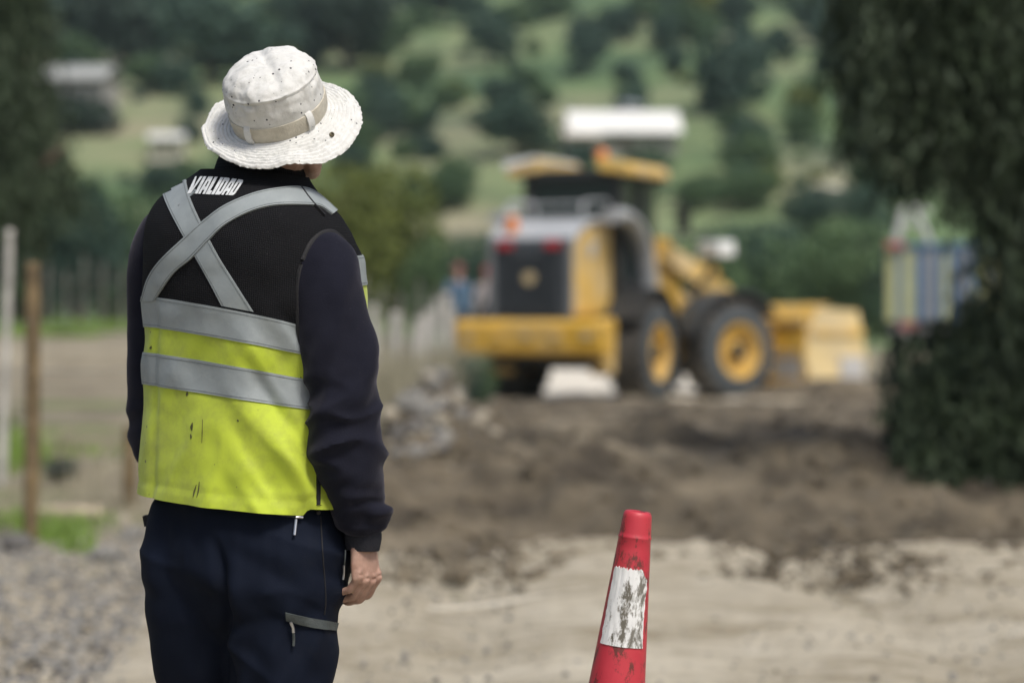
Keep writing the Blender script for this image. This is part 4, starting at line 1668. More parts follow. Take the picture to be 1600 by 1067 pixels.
# ---------------------------------------------------------------- trousers
def hip_ring(zc, cxp, a, bb, bf, n=40):
    p = np.linspace(0, 2 * math.pi, n, endpoint=False)
    c, s = np.cos(p), np.sin(p)
    e = 2 / 2.3
    u = a * np.sign(c) * np.abs(c) ** e
    h = np.where(s < 0, bb, bf) * np.sign(s) * np.abs(s) ** e
    return np.stack([(cxp - 800) / FPX * PY + u * EU[0] + h * EH[0], PY + u * EU[1] + h * EH[1], zc + 0 * u], -1)


mb = MB()
HR = cr([(1.00, 382, .176, .116, .122), (0.95, 384, .188, .124, .130), (0.88, 388, .206, .138, .140), (0.82, 390, .219, .149, .142), (0.76, 390, .214, .143, .135), (0.70, 388, .195, .112, .115), (0.64, 384, .150, .06, .08)], 26)
Hg = np.array([hip_ring(*r) for r in HR])
mb.grid(Hg, closed=True)
mb.add(np.vstack([Hg[0], Hg[0].mean(0)[None]]), [(i, (i + 1) % 40, 40) for i in range(40)][::-1])
mb.add(np.vstack([Hg[-1], Hg[-1].mean(0)[None]]), [(i, (i + 1) % 40, 40) for i in range(40)])


def leg_path(cx, du, rows):
    return [tuple(np.array((at(c, 0, PY)[0], PY, 0)) + EU * 0 + np.array((0, dy, z))) + (ra, rb) for (z, c, dy, ra, rb) in rows]


RL = [(0.90, 452, -.055, .10, .105), (0.80, 455, -.065, .103, .108), (0.70, 449, -.065, .101, .104), (0.62, 440, -.060, .095, .096), (0.54, 434, -.055, .088, .087), (0.44, 429, -.050, .081, .08),
      (0.30, 427, -.045, .076, .075), (0.14, 427, -.040, .077, .075), (0.07, 427, -.040, .080, .078)]
LL = [(0.90, 318, .035, .10, .105), (0.80, 314, .030, .110, .112), (0.70, 316, .030, .108, .108), (0.62, 316, .035, .101, .100), (0.54, 315, .06, .090, .088), (0.44, 311, .070, .081, .08),
      (0.30, 308, .070, .076, .075), (0.14, 306, .070, .077, .075), (0.07, 306, .070, .080, .078)]
for rows in (RL, LL):
    Q = cr(leg_path(0, 0, rows), 60)
    mb.tube(Q[:, :3], Q[:, 3:], 40, EH)
tm = remesh(mb, 0.0065, 10, 0.5)
V, N = get_vn(tm)
px = topx(V)
X, Yp = px[:, 0], px[:, 1]
dep = V[:, 1]
rl = sm(345, 375, X)
d = 0.022 * pn((X * .8 - Yp * .55) / 60.0, (X * .55 + Yp * .8) / 170.0, dep * 3) * rl * sm(880, 950, Yp)
d = d + 0.016 * pn((X * .9 + Yp * .35) / 34.0, (Yp * .9 - X * .35) / 120.0, dep * 3 + 4) * sm(900, 1000, Yp) * rl
d = d + 0.012 * pn(X / 70.0, Yp / 190.0, dep * 4 + 9)
d = d + 0.016 * pn((X * .5 - Yp * .85) / 38.0, (X * .85 + Yp * .5) / 120.0, dep * 3 + 2) * np.exp(-((Yp - 915) / 60) ** 2)
d = d + 0.004 * pn(X / 24.0, Yp / 60.0, dep * 10) + 0.012 * pn(dep * 9, Yp / 45.0, X / 90.0) * sm(1180, 1350, Yp)
d = d + 0.013 * ridge((X * .75 - Yp * .6) / 75.0, (X * .6 + Yp * .75) / 210.0, dep * 2 + 1) * rl * sm(900, 960, Yp)
d = d + 0.010 * ridge((X * .3 - Yp * .95) / 62.0, (X * .95 + Yp * .3) / 150.0, dep * 2 + 6) * np.exp(-((Yp - 900) / 70) ** 2)
xc = np.interp(Yp, [820, 880, 960, 1067, 1200], [330, 343, 357, 362, 365])
d = d - 0.016 * np.exp(-((X - xc) / 9.0) ** 2) * sm(815, 900, Yp) * (N[:, 1] < 0) + 0.008 * np.exp(-((X - xc - 22) / 14.0) ** 2) * sm(830, 920, Yp)
set_v(tm, V + N * d[:, None])
trousers = part(tm, 'trousers', TROUS)
bvh_tr = BVHTree.FromPolygons([v.co.copy() for v in tm.vertices], [list(p.vertices) for p in tm.polygons])


def tdecal(name, left, right, mm, w, off, mat):
    m = MB()
    decal(m, bvh_tr, strip_px(left, right, mm, w), off, 4.35)
    return part(m, name, mat, trousers)


w = tdecal('pocket_welt', [(372, 783), (420, 793), (470, 803)], [(372, 793), (420, 802), (470, 811)], 20, 4, 0.004, WELT)
tdecal('side_seam', [(500, 806), (503, 860), (508, 930), (506, 960)], [(501.5, 806), (504.5, 860), (509.5, 930), (507.5, 960)], 30, 2, 0.0012, BLACK)
w2 = tdecal('pocket_welt', [(446, 956), (490, 966), (526, 972)], [(447, 968), (490, 980), (523, 985)], 24, 5, 0.0045, WELT)


def pull(pts, r, mat, body=None):
    m = MB()
    P = []
    for (x, y) in pts:
        p, n = hit(bvh_tr, x, y, 4.35)
        P.append(np.array(p + n * 0.008))
    m.tube(cr(P, 10), r, 8, (0, -1, 0))
    return part(m, 'zipper_pull', mat, trousers)


pull([(461.5, 812), (460.5, 822), (459, 838)], 0.0027, STEEL)
pull([(460.5, 809), (465, 808.5), (470, 809)], 0.0025, STEEL)
pull([(453, 968), (455.5, 978), (455.5, 986)], 0.0028, STEEL)
pull([(456, 987), (456.5, 997), (457, 1008)], 0.0026, WELT)
pull([(532.5, 880), (531.5, 894), (530, 906)], 0.0020, STEEL)
pull([(534.5, 862), (533.8, 870), (533, 879)], 0.0014, WELT)
m = MB()
m.box(at(229, 813, 4.56), (0.008, 0.03, 0.02), Matrix.Rotation(R(-10), 4, 'Y'))
part(m, 'pocket_tab', BLACK, trousers)
# hanging fly-end zipper of the vest
m = MB()
m.tube(cr([at(497, 798, 4.345), at(498, 801, 4.34)], 4), 0.004, 8)
part(m, 'zipper_end', BLACK, vest)

# ---------------------------------------------------------------- boots
for cx, dy in ((427, -.04), (306, .07)):
    c = np.array((at(cx, 0, PY)[0], PY + dy, 0.0))
    m = MB()
    rows = []
    for hpos, w_, ht in [(-0.085, .030, .06), (-0.07, .038, .10), (-0.03, .041, .15), (0.03, .041, .13), (0.08, .045, .085), (0.13, .047, .065), (0.17, .040, .05), (0.19, .022, .035)]:
        a = np.linspace(0, math.pi, 11)
        ring = [c + EH * hpos + EU * (w_ * math.cos(x)) + EZ * (0.004 + ht * math.sin(x) ** 0.7) for x in a]
        rows.append(ring + [c + EH * hpos - EU * w_ + EZ * 0.004, c + EH * hpos + EU * w_ + EZ * 0.004])
    rows = np.array(rows)
    m.grid(rows, closed=True)
    m.add(rows[0], [tuple(range(13))[::-1]])
    m.add(rows[-1], [tuple(range(13))])
    m.tube(cr([c + EZ * 0.06 - EH * 0.01, c + EZ * 0.2], 6), 0.045, 16)
    part(m, 'boot', BOOT)

# ---------------------------------------------------------------- body: head, neck, trunk, arms, hands, legs as one skin
mb = MB()
FA = R(34)
FD = np.array((math.sin(FA), math.cos(FA), -0.02))     # the way the face looks
FR = np.array((math.cos(FA), -math.sin(FA), 0.0))
hc = at(440, 182, 4.485)
for (off, rr) in [((0, -.012, .012), (.074, .088, .092)), ((0, .018, -.02), (.064, .070, .088)), ((0, .035, -.065), (.050, .052, .048))]:
    c = hc + FR * off[0] + FD * off[1] + EZ * off[2]
    a = np.linspace(-math.pi / 2 + 0.05, math.pi / 2 - 0.05, 14)
    b = np.linspace(0, 2 * math.pi, 24, endpoint=False)
    G = c + (np.cos(a)[:, None, None] * (np.cos(b)[None, :, None] * FR * rr[0] + np.sin(b)[None, :, None] * FD * rr[1]) + np.sin(a)[:, None, None] * EZ * rr[2])
    mb.grid(G, closed=True)
    mb.add(np.vstack([G[0]]), [tuple(range(24))[::-1]])
    mb.add(np.vstack([G[-1]]), [tuple(range(24))])
hp = lambda r, f, z: hc + FR * r + FD * f + EZ * z
capsule(mb, [hp(0, .082, .012), hp(0, .094, -.015), hp(0, .102, -.030)], [.008, .011, .013], 10)        # nose
capsule(mb, [hp(-.018, .088, -.030), hp(.018, .088, -.030)], [.009, .009], 8)
capsule(mb, [hp(-.022, .082, -.058), hp(0, .089, -.057), hp(.022, .082, -.058)], [.005, .007, .005], 8)  # lips
capsule(mb, [hp(-.02, .080, -.066), hp(0, .087, -.067), hp(.02, .080, -.066)], [.005, .008, .005], 8)
capsule(mb, [hp(0, .070, -.092), hp(0, .078, -.097)], [.018, .016], 10)                                  # chin
capsule(mb, [hp(-.05, .066, .024), hp(0, .086, .026), hp(.05, .066, .024)], [.009, .010, .009], 8)       # brow
for s in (-1, 1):
    capsule(mb, [hp(.074 * s, -.006, .018), hp(.081 * s, -.013, .004), hp(.074 * s, -.004, -.028)], [.010, .012, .008], 10)  # ears
    capsule(mb, [hp(.056 * s, -.004, -.055), hp(.046 * s, .03, -.082), hp(.018 * s, .066, -.096)], [.022, .020, .018], 12)    # jaw
nb = np.array((ncx, PY, 0)) + EH * 0.005
capsule(mb, [nb + EZ * 1.44, nb + EZ * 1.52, hc - EZ * .06 - FD * .01], [.066, .060, .060], 18)
for zc, f in ((1.0, .78), (1.1, .78), (1.2, .8), (1.3, .8), (1.38, .8), (1.44, .75)):
    pass
TGb = vest_p(np.linspace(0, 2 * math.pi, 48, endpoint=False)[None, :], np.linspace(0.93, 1.50, 26)[:, None], -0.030)
mb.grid(TGb, closed=True)
mb.add(TGb[0], [tuple(range(48))[::-1]])
mb.add(TGb[-1], [tuple(range(48))])
arm = lambda Q, i0, i1, k, f: capsule(mb, Q[i0:i1:k, :3], Q[i0:i1:k, 3:].min(1) * f, 14, 60)
arm(QR, 12, 186, 12, 0.70)
arm(QL, 12, 148, 10, 0.70)
for rows in (RL, LL):
    Q = cr(leg_path(0, 0, rows), 30)
    capsule(mb, Q[2:-1:3, :3], Q[2:-1:3, 3] * 0.78, 14, 50)


def hand(wr, D, B, F, bends, sc=1.0):
    """wrist point, direction of the fingers, back of the hand, thumb side"""
    hp_ = lambda d, b, f: wr + (D * d + B * b + F * f) * sc
    capsule(mb, [hp_(-.05, 0, 0), hp_(-.015, 0, 0), hp_(.02, .001, 0)], np.array([(.021, .027), (.020, .027), (.0205, .031)]) * sc, 16) if False else None
    V, Fc = tube_vf(np.array([hp_(d, 0.0, 0.0) for d in (-.05, -.02, .0, .03, .06, .085, .094)]),
                    np.array([(.020, .026), (.0195, .0265), (.018, .029), (.0165, .036), (.0150, .0405), (.0125, .0405), (.008, .034)]) * sc, 20, B)
    mb.add(V, Fc)
    capsule(mb, [hp_(.02, -.010, .020), hp_(.05, -.012, .024)], np.array([.016, .017]) * sc, 10)
    for k, (f0, L, r, d0) in enumerate([(.030, (.043, .026, .022), .0088, .086), (.0105, (.047, .030, .023), .0091, .091), (-.0095, (.043, .028, .022), .0087, .088), (-.0285, (.034, .021, .020), .0078, .080)]):
        p = hp_(d0, .003, f0)
        a, pts, rr = 0.0, [hp_(d0 - .025, .002, f0 * .9), p + B * .0035 * sc], [r * .95, r * 1.12]
        for seg, bd in zip(L, bends[k]):
            a += R(bd)
            spread = F * (f0 * -0.6) * 0.10
            p = p + (D * math.cos(a) - B * math.sin(a) + spread) * seg * sc
            pts.append(p)
            rr.append(r * (1.03 if len(pts) == 3 else 0.96 if len(pts) == 4 else 0.8))
        P = []
        q = []
        for i in range(len(pts) - 1):            # straight bones, knuckles at the bends
            for tt in (0.0, 0.5):
                P.append(pts[i] * (1 - tt) + pts[i + 1] * tt)
                q.append((rr[i] * (1 - tt) + rr[i + 1] * tt) * (0.93 if tt else 1.0))
        P.append(pts[-1])
        q.append(rr[-1])
        capsule(mb, P, np.array(q) * sc, 12, 30)
    capsule(mb, [hp_(.015, -.006, .026), hp_(.045, -.018, .045), hp_(.072, -.026, .048), hp_(.096, -.034, .042)], np.array([.014, .0125, .0105, .009]) * sc, 12)


wr = at(567, 832, 4.392)
rz = R(8)
Br = EU * math.cos(rz) + EH * math.sin(rz)
Fr = EH * math.cos(rz) - EU * math.sin(rz)
Dr = np.array((0.06, 0.0, -1.0))
Dr /= np.linalg.norm(Dr)
hand(wr, Dr, Br, Fr, [(32, 40, 24), (36, 40, 24), (38, 38, 22), (38, 34, 20)], 0.95)
wl = at(402, 680, 4.87)
Dl = EH * 0.95 - EZ * 0.2 - EU * -0.25
Dl /= np.linalg.norm(Dl)
Bl = -EU * 0.9 + EZ * 0.35
Bl -= Dl * (Bl @ Dl)
Bl /= np.linalg.norm(Bl)
hand(wl, Dl, Bl, -np.cross(Dl, Bl) if np.cross(Dl, Bl)[2] < 0 else np.cross(Dl, Bl), [(35, 50, 25)] * 4)
bm_ = remesh(mb, 0.0027, 3, 0.5)
body = part(bm_, 'body', SKIN)
for s in (-1, 1):
    m = MB()
    a = np.linspace(-math.pi / 2, math.pi / 2, 9)
    m.lathe([(0.0115 * math.cos(x), 0.0115 * math.sin(x)) for x in a], 14, Matrix.Translation(Vector(hp(.031 * s, .066, .004))))
    part(m, 'eye', EYEM, body)
# short hair under the hat
m = MB()
a = np.linspace(-0.35, 1.3, 12)
b = np.linspace(R(150), R(390), 30)
c0 = hc + FD * -.012 + EZ * .012
G = c0 + (np.cos(a)[:, None, None] * (np.cos(b)[None, :, None] * FR * .079 + np.sin(b)[None, :, None] * FD * .094) + np.sin(a)[:, None, None] * EZ * .096)
m.grid(G)
part(m, 'hair', HAIR)

# ---------------------------------------------------------------- hat
hn = Vector((-0.20, -0.53, 0.83)).normalized()
hx = Vector((1.0, 0.12, 0.0))
hx = (hx - hn * hx.dot(hn)).normalized()
hy = hn.cross(hx)
HM = Matrix((hx, hy, hn)).transposed().to_4x4()
HO = np.array(at(438, 183, 4.47))
H3 = np.array(HM.to_3x3())
CRX, CRY, CRH = 0.0885, 0.098, 0.116


def to_w(P):
    return P @ H3.T + HO


ha = np.linspace(0, 2 * math.pi, 240, endpoint=False)


def crown_r(z):
    s = np.clip(z / CRH, 0, 1)
    return np.where(s < 0.64, 0.975 + 0.05 * np.sin(s / 0.64 * math.pi * 0.85), np.clip(1 - ((s - 0.64) / 0.36) ** 2.4, 0, 1) ** (1 / 2.4) * (0.975 + 0.05 * math.sin(math.pi * 0.85)))


zc_ = np.concatenate([np.linspace(0, 0.64, 26), 0.64 + 0.36 * np.sin(np.linspace(0, math.pi / 2, 34))[1:]]) * CRH
rr = crown_r(zc_)
Gc = np.stack([CRX * rr[:, None] * np.cos(ha), CRY * rr[:, None] * np.sin(ha), zc_[:, None] + 0 * ha[None, :]], -1)
dirn = Gc / (np.linalg.norm(Gc, axis=-1, keepdims=True) + 1e-9)
an = ha[None, :] + 0 * zc_[:, None]
zs = zc_[:, None] / CRH
gx, gy, gz = Gc[..., 0], Gc[..., 1], Gc[..., 2]
d = 0.009 * pn(gx * 24 + 5, gy * 24, gz * 22) + 0.0032 * pn(gx * 52, gy * 52, gz * 48 + 3) + 0.0022 * ridge(gx * 22 + gz * 12, gy * 22, gz * 30)
d = d + 0.0012 * pn(gx * 140, gy * 140, gz * 90)
seam = np.exp(-((zs - 0.67) / 0.014) ** 2)
d = d - 0.0022 * seam + 0.0018 * np.exp(-((zs - 0.70) / 0.03) ** 2)
d = d + (0.0045 * pn(an * 8, zs * 3, 7) * np.exp(-((zs - 0.60) / 0.10) ** 2))
for sa in (250, 70):
    d = d - 0.0014 * np.exp(-((an - R(sa)) / 0.012) ** 2) * (zs < 0.62)
d = np.where(zs < 0.62, d * sm(0.27, 0.50, zs), d)
d = d - 0.005 * np.exp(-((gx - 0.004 + gy * 0.2) / 0.010) ** 2) * sm(0.8, 0.95, zs)
Gc = Gc + dirn * d[..., None]
mb = MB()
mb.grid(to_w(Gc), closed=True)
# brim
dr_a = np.array([0, 22, 45, 90, 135, 160, 180, 200, 225, 250, 270, 292, 315, 338, 360])
dr_v = np.array([.024, .018, .010, .0, -.010, -.012, -.013, -.006, .004, .012, .017, .027, .042, .036, .024])
rh = np.linspace(0, 1, 64)


def brim_p(a, p):
    a, p = np.broadcast_arrays(np.asarray(a, float), np.asarray(p, float))
    drop = np.interp(np.degrees(a) % 360, dr_a, dr_v)
    rx, ry = CRX + 0.058 * p, CRY + 0.056 * p
    wob = 1 + 0.014 * pn(np.cos(a) * 2.2, np.sin(a) * 2.2, 3) * p
    x, y = rx * wob * np.cos(a), ry * wob * np.sin(a)
    z = -drop * p ** 1.35 - 0.010 * p * (1 - p)
    z = z + 0.013 * pn(np.cos(a) * 2.7 + 1.3, np.sin(a) * 2.7, p * 1.2 + 2) * p
    z = z + 0.0010 * np.sin(p * 2 * math.pi * 8.5) + 0.0030 * pn(np.cos(a) * 20, np.sin(a) * 20, p * 6) * sm(0.12, 0.4, p)
    z = z + 0.0020 * pn(np.cos(a) * 46, np.sin(a) * 52, p * 10) * sm(0.2, 0.7, p)
    z = z - 0.004 * np.exp(-((p - 1) / 0.05) ** 2)
    return np.stack([x, y, z], -1)


Gb = brim_p(ha[None, :], rh[:, None])
un = Gb - np.array((0, 0, 0.0032))
edge = brim_p(ha, 1.0) * np.array((1.008, 1.008, 1)) - np.array((0, 0, 0.0016))
edge = edge + np.stack([np.cos(ha), np.sin(ha), 0 * ha], -1) * (0.0010 * rng.normal(size=240))[:, None]
mb.grid(to_w(np.concatenate([Gb, edge[None], un[::-1][:40:3]])), closed=True)
hat = part(mb, 'hat', HAT)
hat['label'] = 'white cotton sun hat with beige band, speckled with dark paint'
m = MB()
bz = np.array([-.001, .0, .005, .012, .020, .027, .031, .0312])
bo = np.array([.000, .0032, .0038, .0036, .0034, .0030, .0024, -.001])
rr = crown_r(np.clip(bz, 0, 1))
Gd = np.stack([(CRX * rr[:, None] + bo[:, None]) * np.cos(ha), (CRY * rr[:, None] + bo[:, None]) * np.sin(ha), bz[:, None] + 0.0015 * pn(np.cos(ha) * 3, np.sin(ha) * 3, 1)[None, :]], -1)
Gd = Gd + np.stack([np.cos(ha), np.sin(ha), 0 * ha], -1)[None] * np.clip(0.0052 * pn(np.cos(ha) * 2.3 + 5, np.sin(ha) * 2.3, 0.2), -.001, 1)[None, :, None]
m.grid(to_w(Gd), closed=True)
part(m, 'hat_band', BAND, hat)
# smears on the yellow cloth
GRIME = plain('grease', (0.085, 0.09, 0.022), 0.8, 0.4, 60, 0.2, 200)
for (L_, R_) in (([(306, 757), (302, 768), (300, 777)], [(308, 757), (305.5, 768), (303.5, 777)]), ([(311, 752), (309, 766), (306, 777)], [(312.5, 752), (311.5, 766), (309, 777)]),
                 ([(299, 660), (297, 667), (299, 673)], [(303, 660), (302, 667), (301, 673)]), ([(296, 678), (297, 682), (297, 686)], [(300, 678), (300.5, 682), (299.5, 686)]),
                 ([(316, 655), (315.5, 675), (315, 692)], [(317.2, 655), (316.8, 675), (316, 692)]), ([(291, 612), (290, 616), (291, 619)], [(294, 612), (295, 616), (293, 619)]),
                 ([(234, 541), (233, 544), (235, 546)], [(239, 540), (238, 543), (238, 545)]), ([(369, 655), (370, 657), (371, 659)], [(373, 655), (374, 657), (373.5, 659)])):
    m = MB()
    Lm, Rm = np.array(L_), np.array(R_)
    mid_ = (Lm + Rm) / 2
    hw_ = (Rm - Lm) / 2 * np.array([[0.25], [0.75], [0.2]])
    decal(m, bvh_vest, strip_px(mid_ - hw_, mid_ + hw_, 12, 3), 0.0007, 4.4, 0.001)
    part(m, 'grease_smear', GRIME, vest)
for la in (233, 309, 30, 150):
    m = MB()
    aa = R(la) + np.linspace(-0.072, 0.072, 6)
    lz = np.linspace(-.003, .0365, 10)
    lo = np.array([.002, .005, .0075, .0088, .0092, .0092, .0088, .0078, .006, .001])
    G = np.stack([(CRX + lo[:, None]) * np.cos(aa), (CRY + lo[:, None]) * np.sin(aa), lz[:, None] + 0 * aa], -1)
    G2 = np.concatenate([G[:, :1] * np.array((.96, .96, 1)), G, G[:, -1:] * np.array((.96, .96, 1))], 1)
    m.grid(to_w(G2))
    part(m, 'band_loop', HAT, hat)
for ea, ep in ((R(319), 0.52), (R(141), 0.52)):
    c = brim_p(ea, ep)
    n_ = np.cross(brim_p(ea, ep + .05) - c, brim_p(ea + .05, ep) - c)
    n_ /= np.linalg.norm(n_)
    if n_[2] < 0:
        n_ = -n_
    q = Vector(n_ @ H3.T).to_track_quat('Z', 'Y').to_matrix().to_4x4()
    q.translation = Vector(to_w(c + n_ * 0.002))
    m = MB()
    m.lathe([(.0016, -.001), (.0018, .0012), (.0030, .0020), (.0044, .0014), (.0050, -.0015)], 20, q)
    part(m, 'eyelet', BRASS, hat)
# ================================================================ wheel loader
YPAINT = plain('loader_yellow', (0.62, 0.37, 0.040), 0.45, 0.08, 3, 0.05, 30, dirt=(0.48, 0.38, 0.22), dirt_amt=0.6, dirt_scale=1.6)
YDUST = plain('dusty_yellow', (0.66, 0.43, 0.10), 0.6, 0.12, 3, 0.1, 30, dirt=(0.55, 0.47, 0.33), dirt_amt=0.8, dirt_scale=1.3)
YPALE = plain('pale_lit_yellow', (0.66, 0.52, 0.26), 0.6, 0.12, 3, 0.1, 30, dirt=(0.55, 0.47, 0.33), dirt_amt=0.8, dirt_scale=1.3)  # bucket side plate: dusty yellow, with the light falling on it coloured in
LGREY = plain('grey_and_gleam', (0.40, 0.42, 0.44), 0.35, 0.08, 3, 0.05, 30)
MGREY = plain('frame_grey', (0.16, 0.17, 0.18), 0.45, 0.1, 3, 0.05, 30)
DGREY = plain('grille_dark', (0.045, 0.052, 0.060), 0.5, 0.15, 5, 0.1, 40)
LBLK = plain('loader_black', (0.016, 0.017, 0.018), 0.6, 0.2, 5, 0.1, 40)
TYRE = plain('tyre_rubber', (0.035, 0.036, 0.037), 0.85, 0.2, 5, 0.3, 40, dirt=(0.13, 0.115, 0.095), dirt_amt=0.75, dirt_scale=2.0)
TYREW = plain('tyre_sidewall', (0.055, 0.066, 0.075), 0.8, 0.15, 5, 0.2, 40)
CABG = plain('cab_glass', (0.014, 0.026, 0.025), 0.08, 0.1, 1, 0.0)
REDL = plain('tail_lamp_red', (0.36, 0.025, 0.035), 0.3, 0.1, 5, 0.0)
ORGL = plain('beacon_orange', (0.62, 0.20, 0.04), 0.3, 0.1, 5, 0.0)
WHTL = plain('lamp_white', (0.80, 0.82, 0.82), 0.25, 0.05, 5, 0.0)
STEELW = plain('worn_steel', (0.42, 0.42, 0.42), 0.5, 0.2, 3, 0.1, 30)
EMBL = plain('emblem_tan', (0.45, 0.36, 0.20), 0.5, 0.1, 5, 0.0)

ld = thing('wheel_loader', 'yellow articulated wheel loader seen from behind, working on the dug road', 'wheel loader', (1.04, 37.1, -0.05), R(-23))
ld.scale = (1.04, 1.04, 1.04)
MF = Matrix.Translation((0, 1.45, 0)) @ Matrix.Rotation(R(-30), 4, 'Z')


def lp(mb, name, mats, parent=ld, smooth=False, bevel=0.0, front=False):
    if front:
        A = np.array(MF.to_3x3())
        mb.v = [v @ A.T + np.array(MF.translation) for v in mb.v]
    return mb.build(name, mats, parent, smooth, bevel)


def wheel(x, y, s, front):
    """s = +1 outer face to the right"""
    Rr, W = 0.76, 0.57
    c = Matrix.Translation((x, y, Rr - 0.02)) @ Matrix.Rotation(R(90) * s, 4, 'Y')
    m = MB()
    prof = [(0.40, -W / 2 + .05), (0.46, -W / 2), (0.62, -W / 2 - .01), (0.70, -W / 2 + .05), (0.735, -W / 2 + .12), (0.74, 0), (0.735, W / 2 - .12), (0.70, W / 2 - .05), (0.62, W / 2 + .01), (0.46, W / 2), (0.40, W / 2 - .05)]
    m.lathe(prof, 48, c)
    ty = m
    for k in range(24):
        for sd in (-1, 1):
            a = 2 * math.pi * (k + (0.5 if sd > 0 else 0)) / 24
            q = c @ Matrix.Rotation(a, 4, 'Z') @ Matrix.Translation((0.735, 0, sd * 0.125)) @ Matrix.Rotation(R(28) * sd, 4, 'X')
            ty.box(np.array(q.translation), (0.055, 0.075, 0.27), q)
    w = MB()
    w.lathe([(0.39, -.20), (0.40, .0), (0.40, W / 2 - .06), (0.425, W / 2 - .02), (0.425, W / 2 + .0), (0.37, W / 2 - .01), (0.35, W / 2 - .12), (0.20, W / 2 - .16), (0.19, W / 2 - .10), (0.16, W / 2 - .08), (0.0, W / 2 - .08)], 40, c)
    for k in range(12):
        a = 2 * math.pi * k / 12
        q = c @ Matrix.Rotation(a, 4, 'Z') @ Matrix.Translation((0.27, 0, W / 2 - .13))
        w.box(np.array(q.translation), (0.03, 0.03, 0.05), q)
    h = MB()
    h.lathe([(0.0, W / 2 - .02), (0.11, W / 2 - .02), (0.14, W / 2 - .05), (0.14, W / 2 - .2)][::-1], 24, c)
    sw = MB()
    sw.lathe([(0.428, W / 2 + .002), (0.47, W / 2 + .006), (0.62, W / 2 + .016), (0.675, W / 2 - .012)], 48, c)
    t_ = lp(ty, 'wheel', TYRE, ld, True, 0, front)
    lp(sw, 'sidewall', TYREW, t_, True, 0, front)
    lp(w, 'rim', YPAINT, t_, True, 0, front)
    lp(h, 'hub', LBLK, t_, True, 0, front)


wheel(0.98, 0.0, 1, False)
wheel(-0.98, 0.0, -1, False)
wheel(0.98, 1.45, 1, True)
wheel(-0.98, 1.45, -1, True)

# rear frame, counterweight, axle
m = MB()
m.prism([(-2.02, 0.80), (-1.95, 0.72), (-1.55, 0.70), (-1.55, 1.22), (-2.0, 1.22), (-2.05, 1.14)], -1.10, 1.14, 'x')
lp(m, 'counterweight', YPAINT, bevel=0.03)
for s in (-1, 1):
    m = MB()
    a, b = sorted((s * 0.60, s * 0.92))
    m.prism([(-1.56, 0.74), (-1.08, 0.42), (-0.94, 0.46), (-0.90, 0.9), (-0.92, 1.24), (-1.56, 1.22)], a, b, 'x')
    lp(m, 'side_skirt', YDUST, bevel=0.03)
for k in range(5):
    m = MB()
    m.box((-0.9 + 0.45 * k, -2.04, 1.0), (0.16, 0.05, 0.10))
    lp(m, 'bumper_pad', YDUST if k % 2 else EMBL)
m = MB()
m.box((0, -0.6, 0.92), (0.75, 2.6, 0.5))
m.prism([(-1.9, 0.74), (-1.2, 0.52), (-0.5, 0.5), (-0.5, 1.1), (-1.9, 1.1)], -0.85, 0.85, 'x')
m.box((0, 0, 0.74), (1.6, 0.36, 0.36))
m.prism([(-1.6, 0.82), (-0.4, 0.55), (1.2, 0.6), (1.2, 1.5), (-1.6, 1.3)], -0.45, 0.45, 'x')
lp(m, 'rear_chassis', LBLK, bevel=0.02)
# hood
m = MB()
m.prism([(-1.86, 1.24), (-0.25, 1.24), (-0.25, 2.66), (-1.0, 2.62), (-1.5, 2.52), (-1.80, 2.36), (-1.88, 2.2)], -0.62, 0.62, 'x')
lp(m, 'hood', YDUST, bevel=0.10)
m = MB()
m.prism([(-1.90, 2.22), (-1.82, 2.40), (-1.52, 2.58), (-1.0, 2.68), (-0.3, 2.72), (-0.3, 2.64), (-1.0, 2.60), (-1.5, 2.5), (-1.8, 2.34), (-1.86, 2.2)], -0.66, 0.66, 'x')
lp(m, 'hood_top', LGREY, bevel=0.02)  # light grey stands in for the sky reflected on the hood
m = MB()
m.prism([(-1.93, 1.24), (-1.86, 1.24), (-1.86, 2.36), (-1.91, 2.30)], -0.60, 0.60, 'x')
gr_ = lp(m, 'grille', DGREY, bevel=0.01)
for k in range(11):
    m = MB()
    m.box((0, -1.945, 1.34 + k * 0.078), (0.86, 0.03, 0.03))
    lp(m, 'slat', DGREY, gr_)
m = MB()
m.lathe([(0.0, .012), (0.085, .012), (0.10, 0.0)][::-1], 20, Matrix.Translation((0, -1.95, 1.80)) @ Matrix.Rotation(R(90), 4, 'X'))
lp(m, 'emblem', EMBL, gr_)
m = MB()
m.box((0.60, -1.90, 1.80), (0.09, 0.08, 1.12))
lp(m, 'grille_frame', MGREY, bevel=0.02)
m = MB()
m.box((-0.60, -1.90, 1.80), (0.09, 0.08, 1.12))
lp(m, 'grille_frame', MGREY, bevel=0.02)
m = MB()
m.box((0.637, -1.15, 2.22), (0.02, 0.24, 0.22))
lp(m, 'side_emblem', LGREY)
for s in (-1, 1):
    m = MB()
    m.box((s * 0.36, -1.955, 2.27), (0.22, 0.06, 0.13))
    lp(m, 'tail_lamp', REDL, bevel=0.015)
m = MB()
m.lathe([(0.09, 0.0), (0.09, .13), (0.06, .19), (0, .20)], 16, Matrix.Translation((-0.38, -1.66, 2.50)))
m.lathe([(0.11, -.12), (0.11, .0), (0.09, .0)], 16, Matrix.Translation((-0.38, -1.66, 2.50)))
lp(m, 'beacon', ORGL, smooth=True)
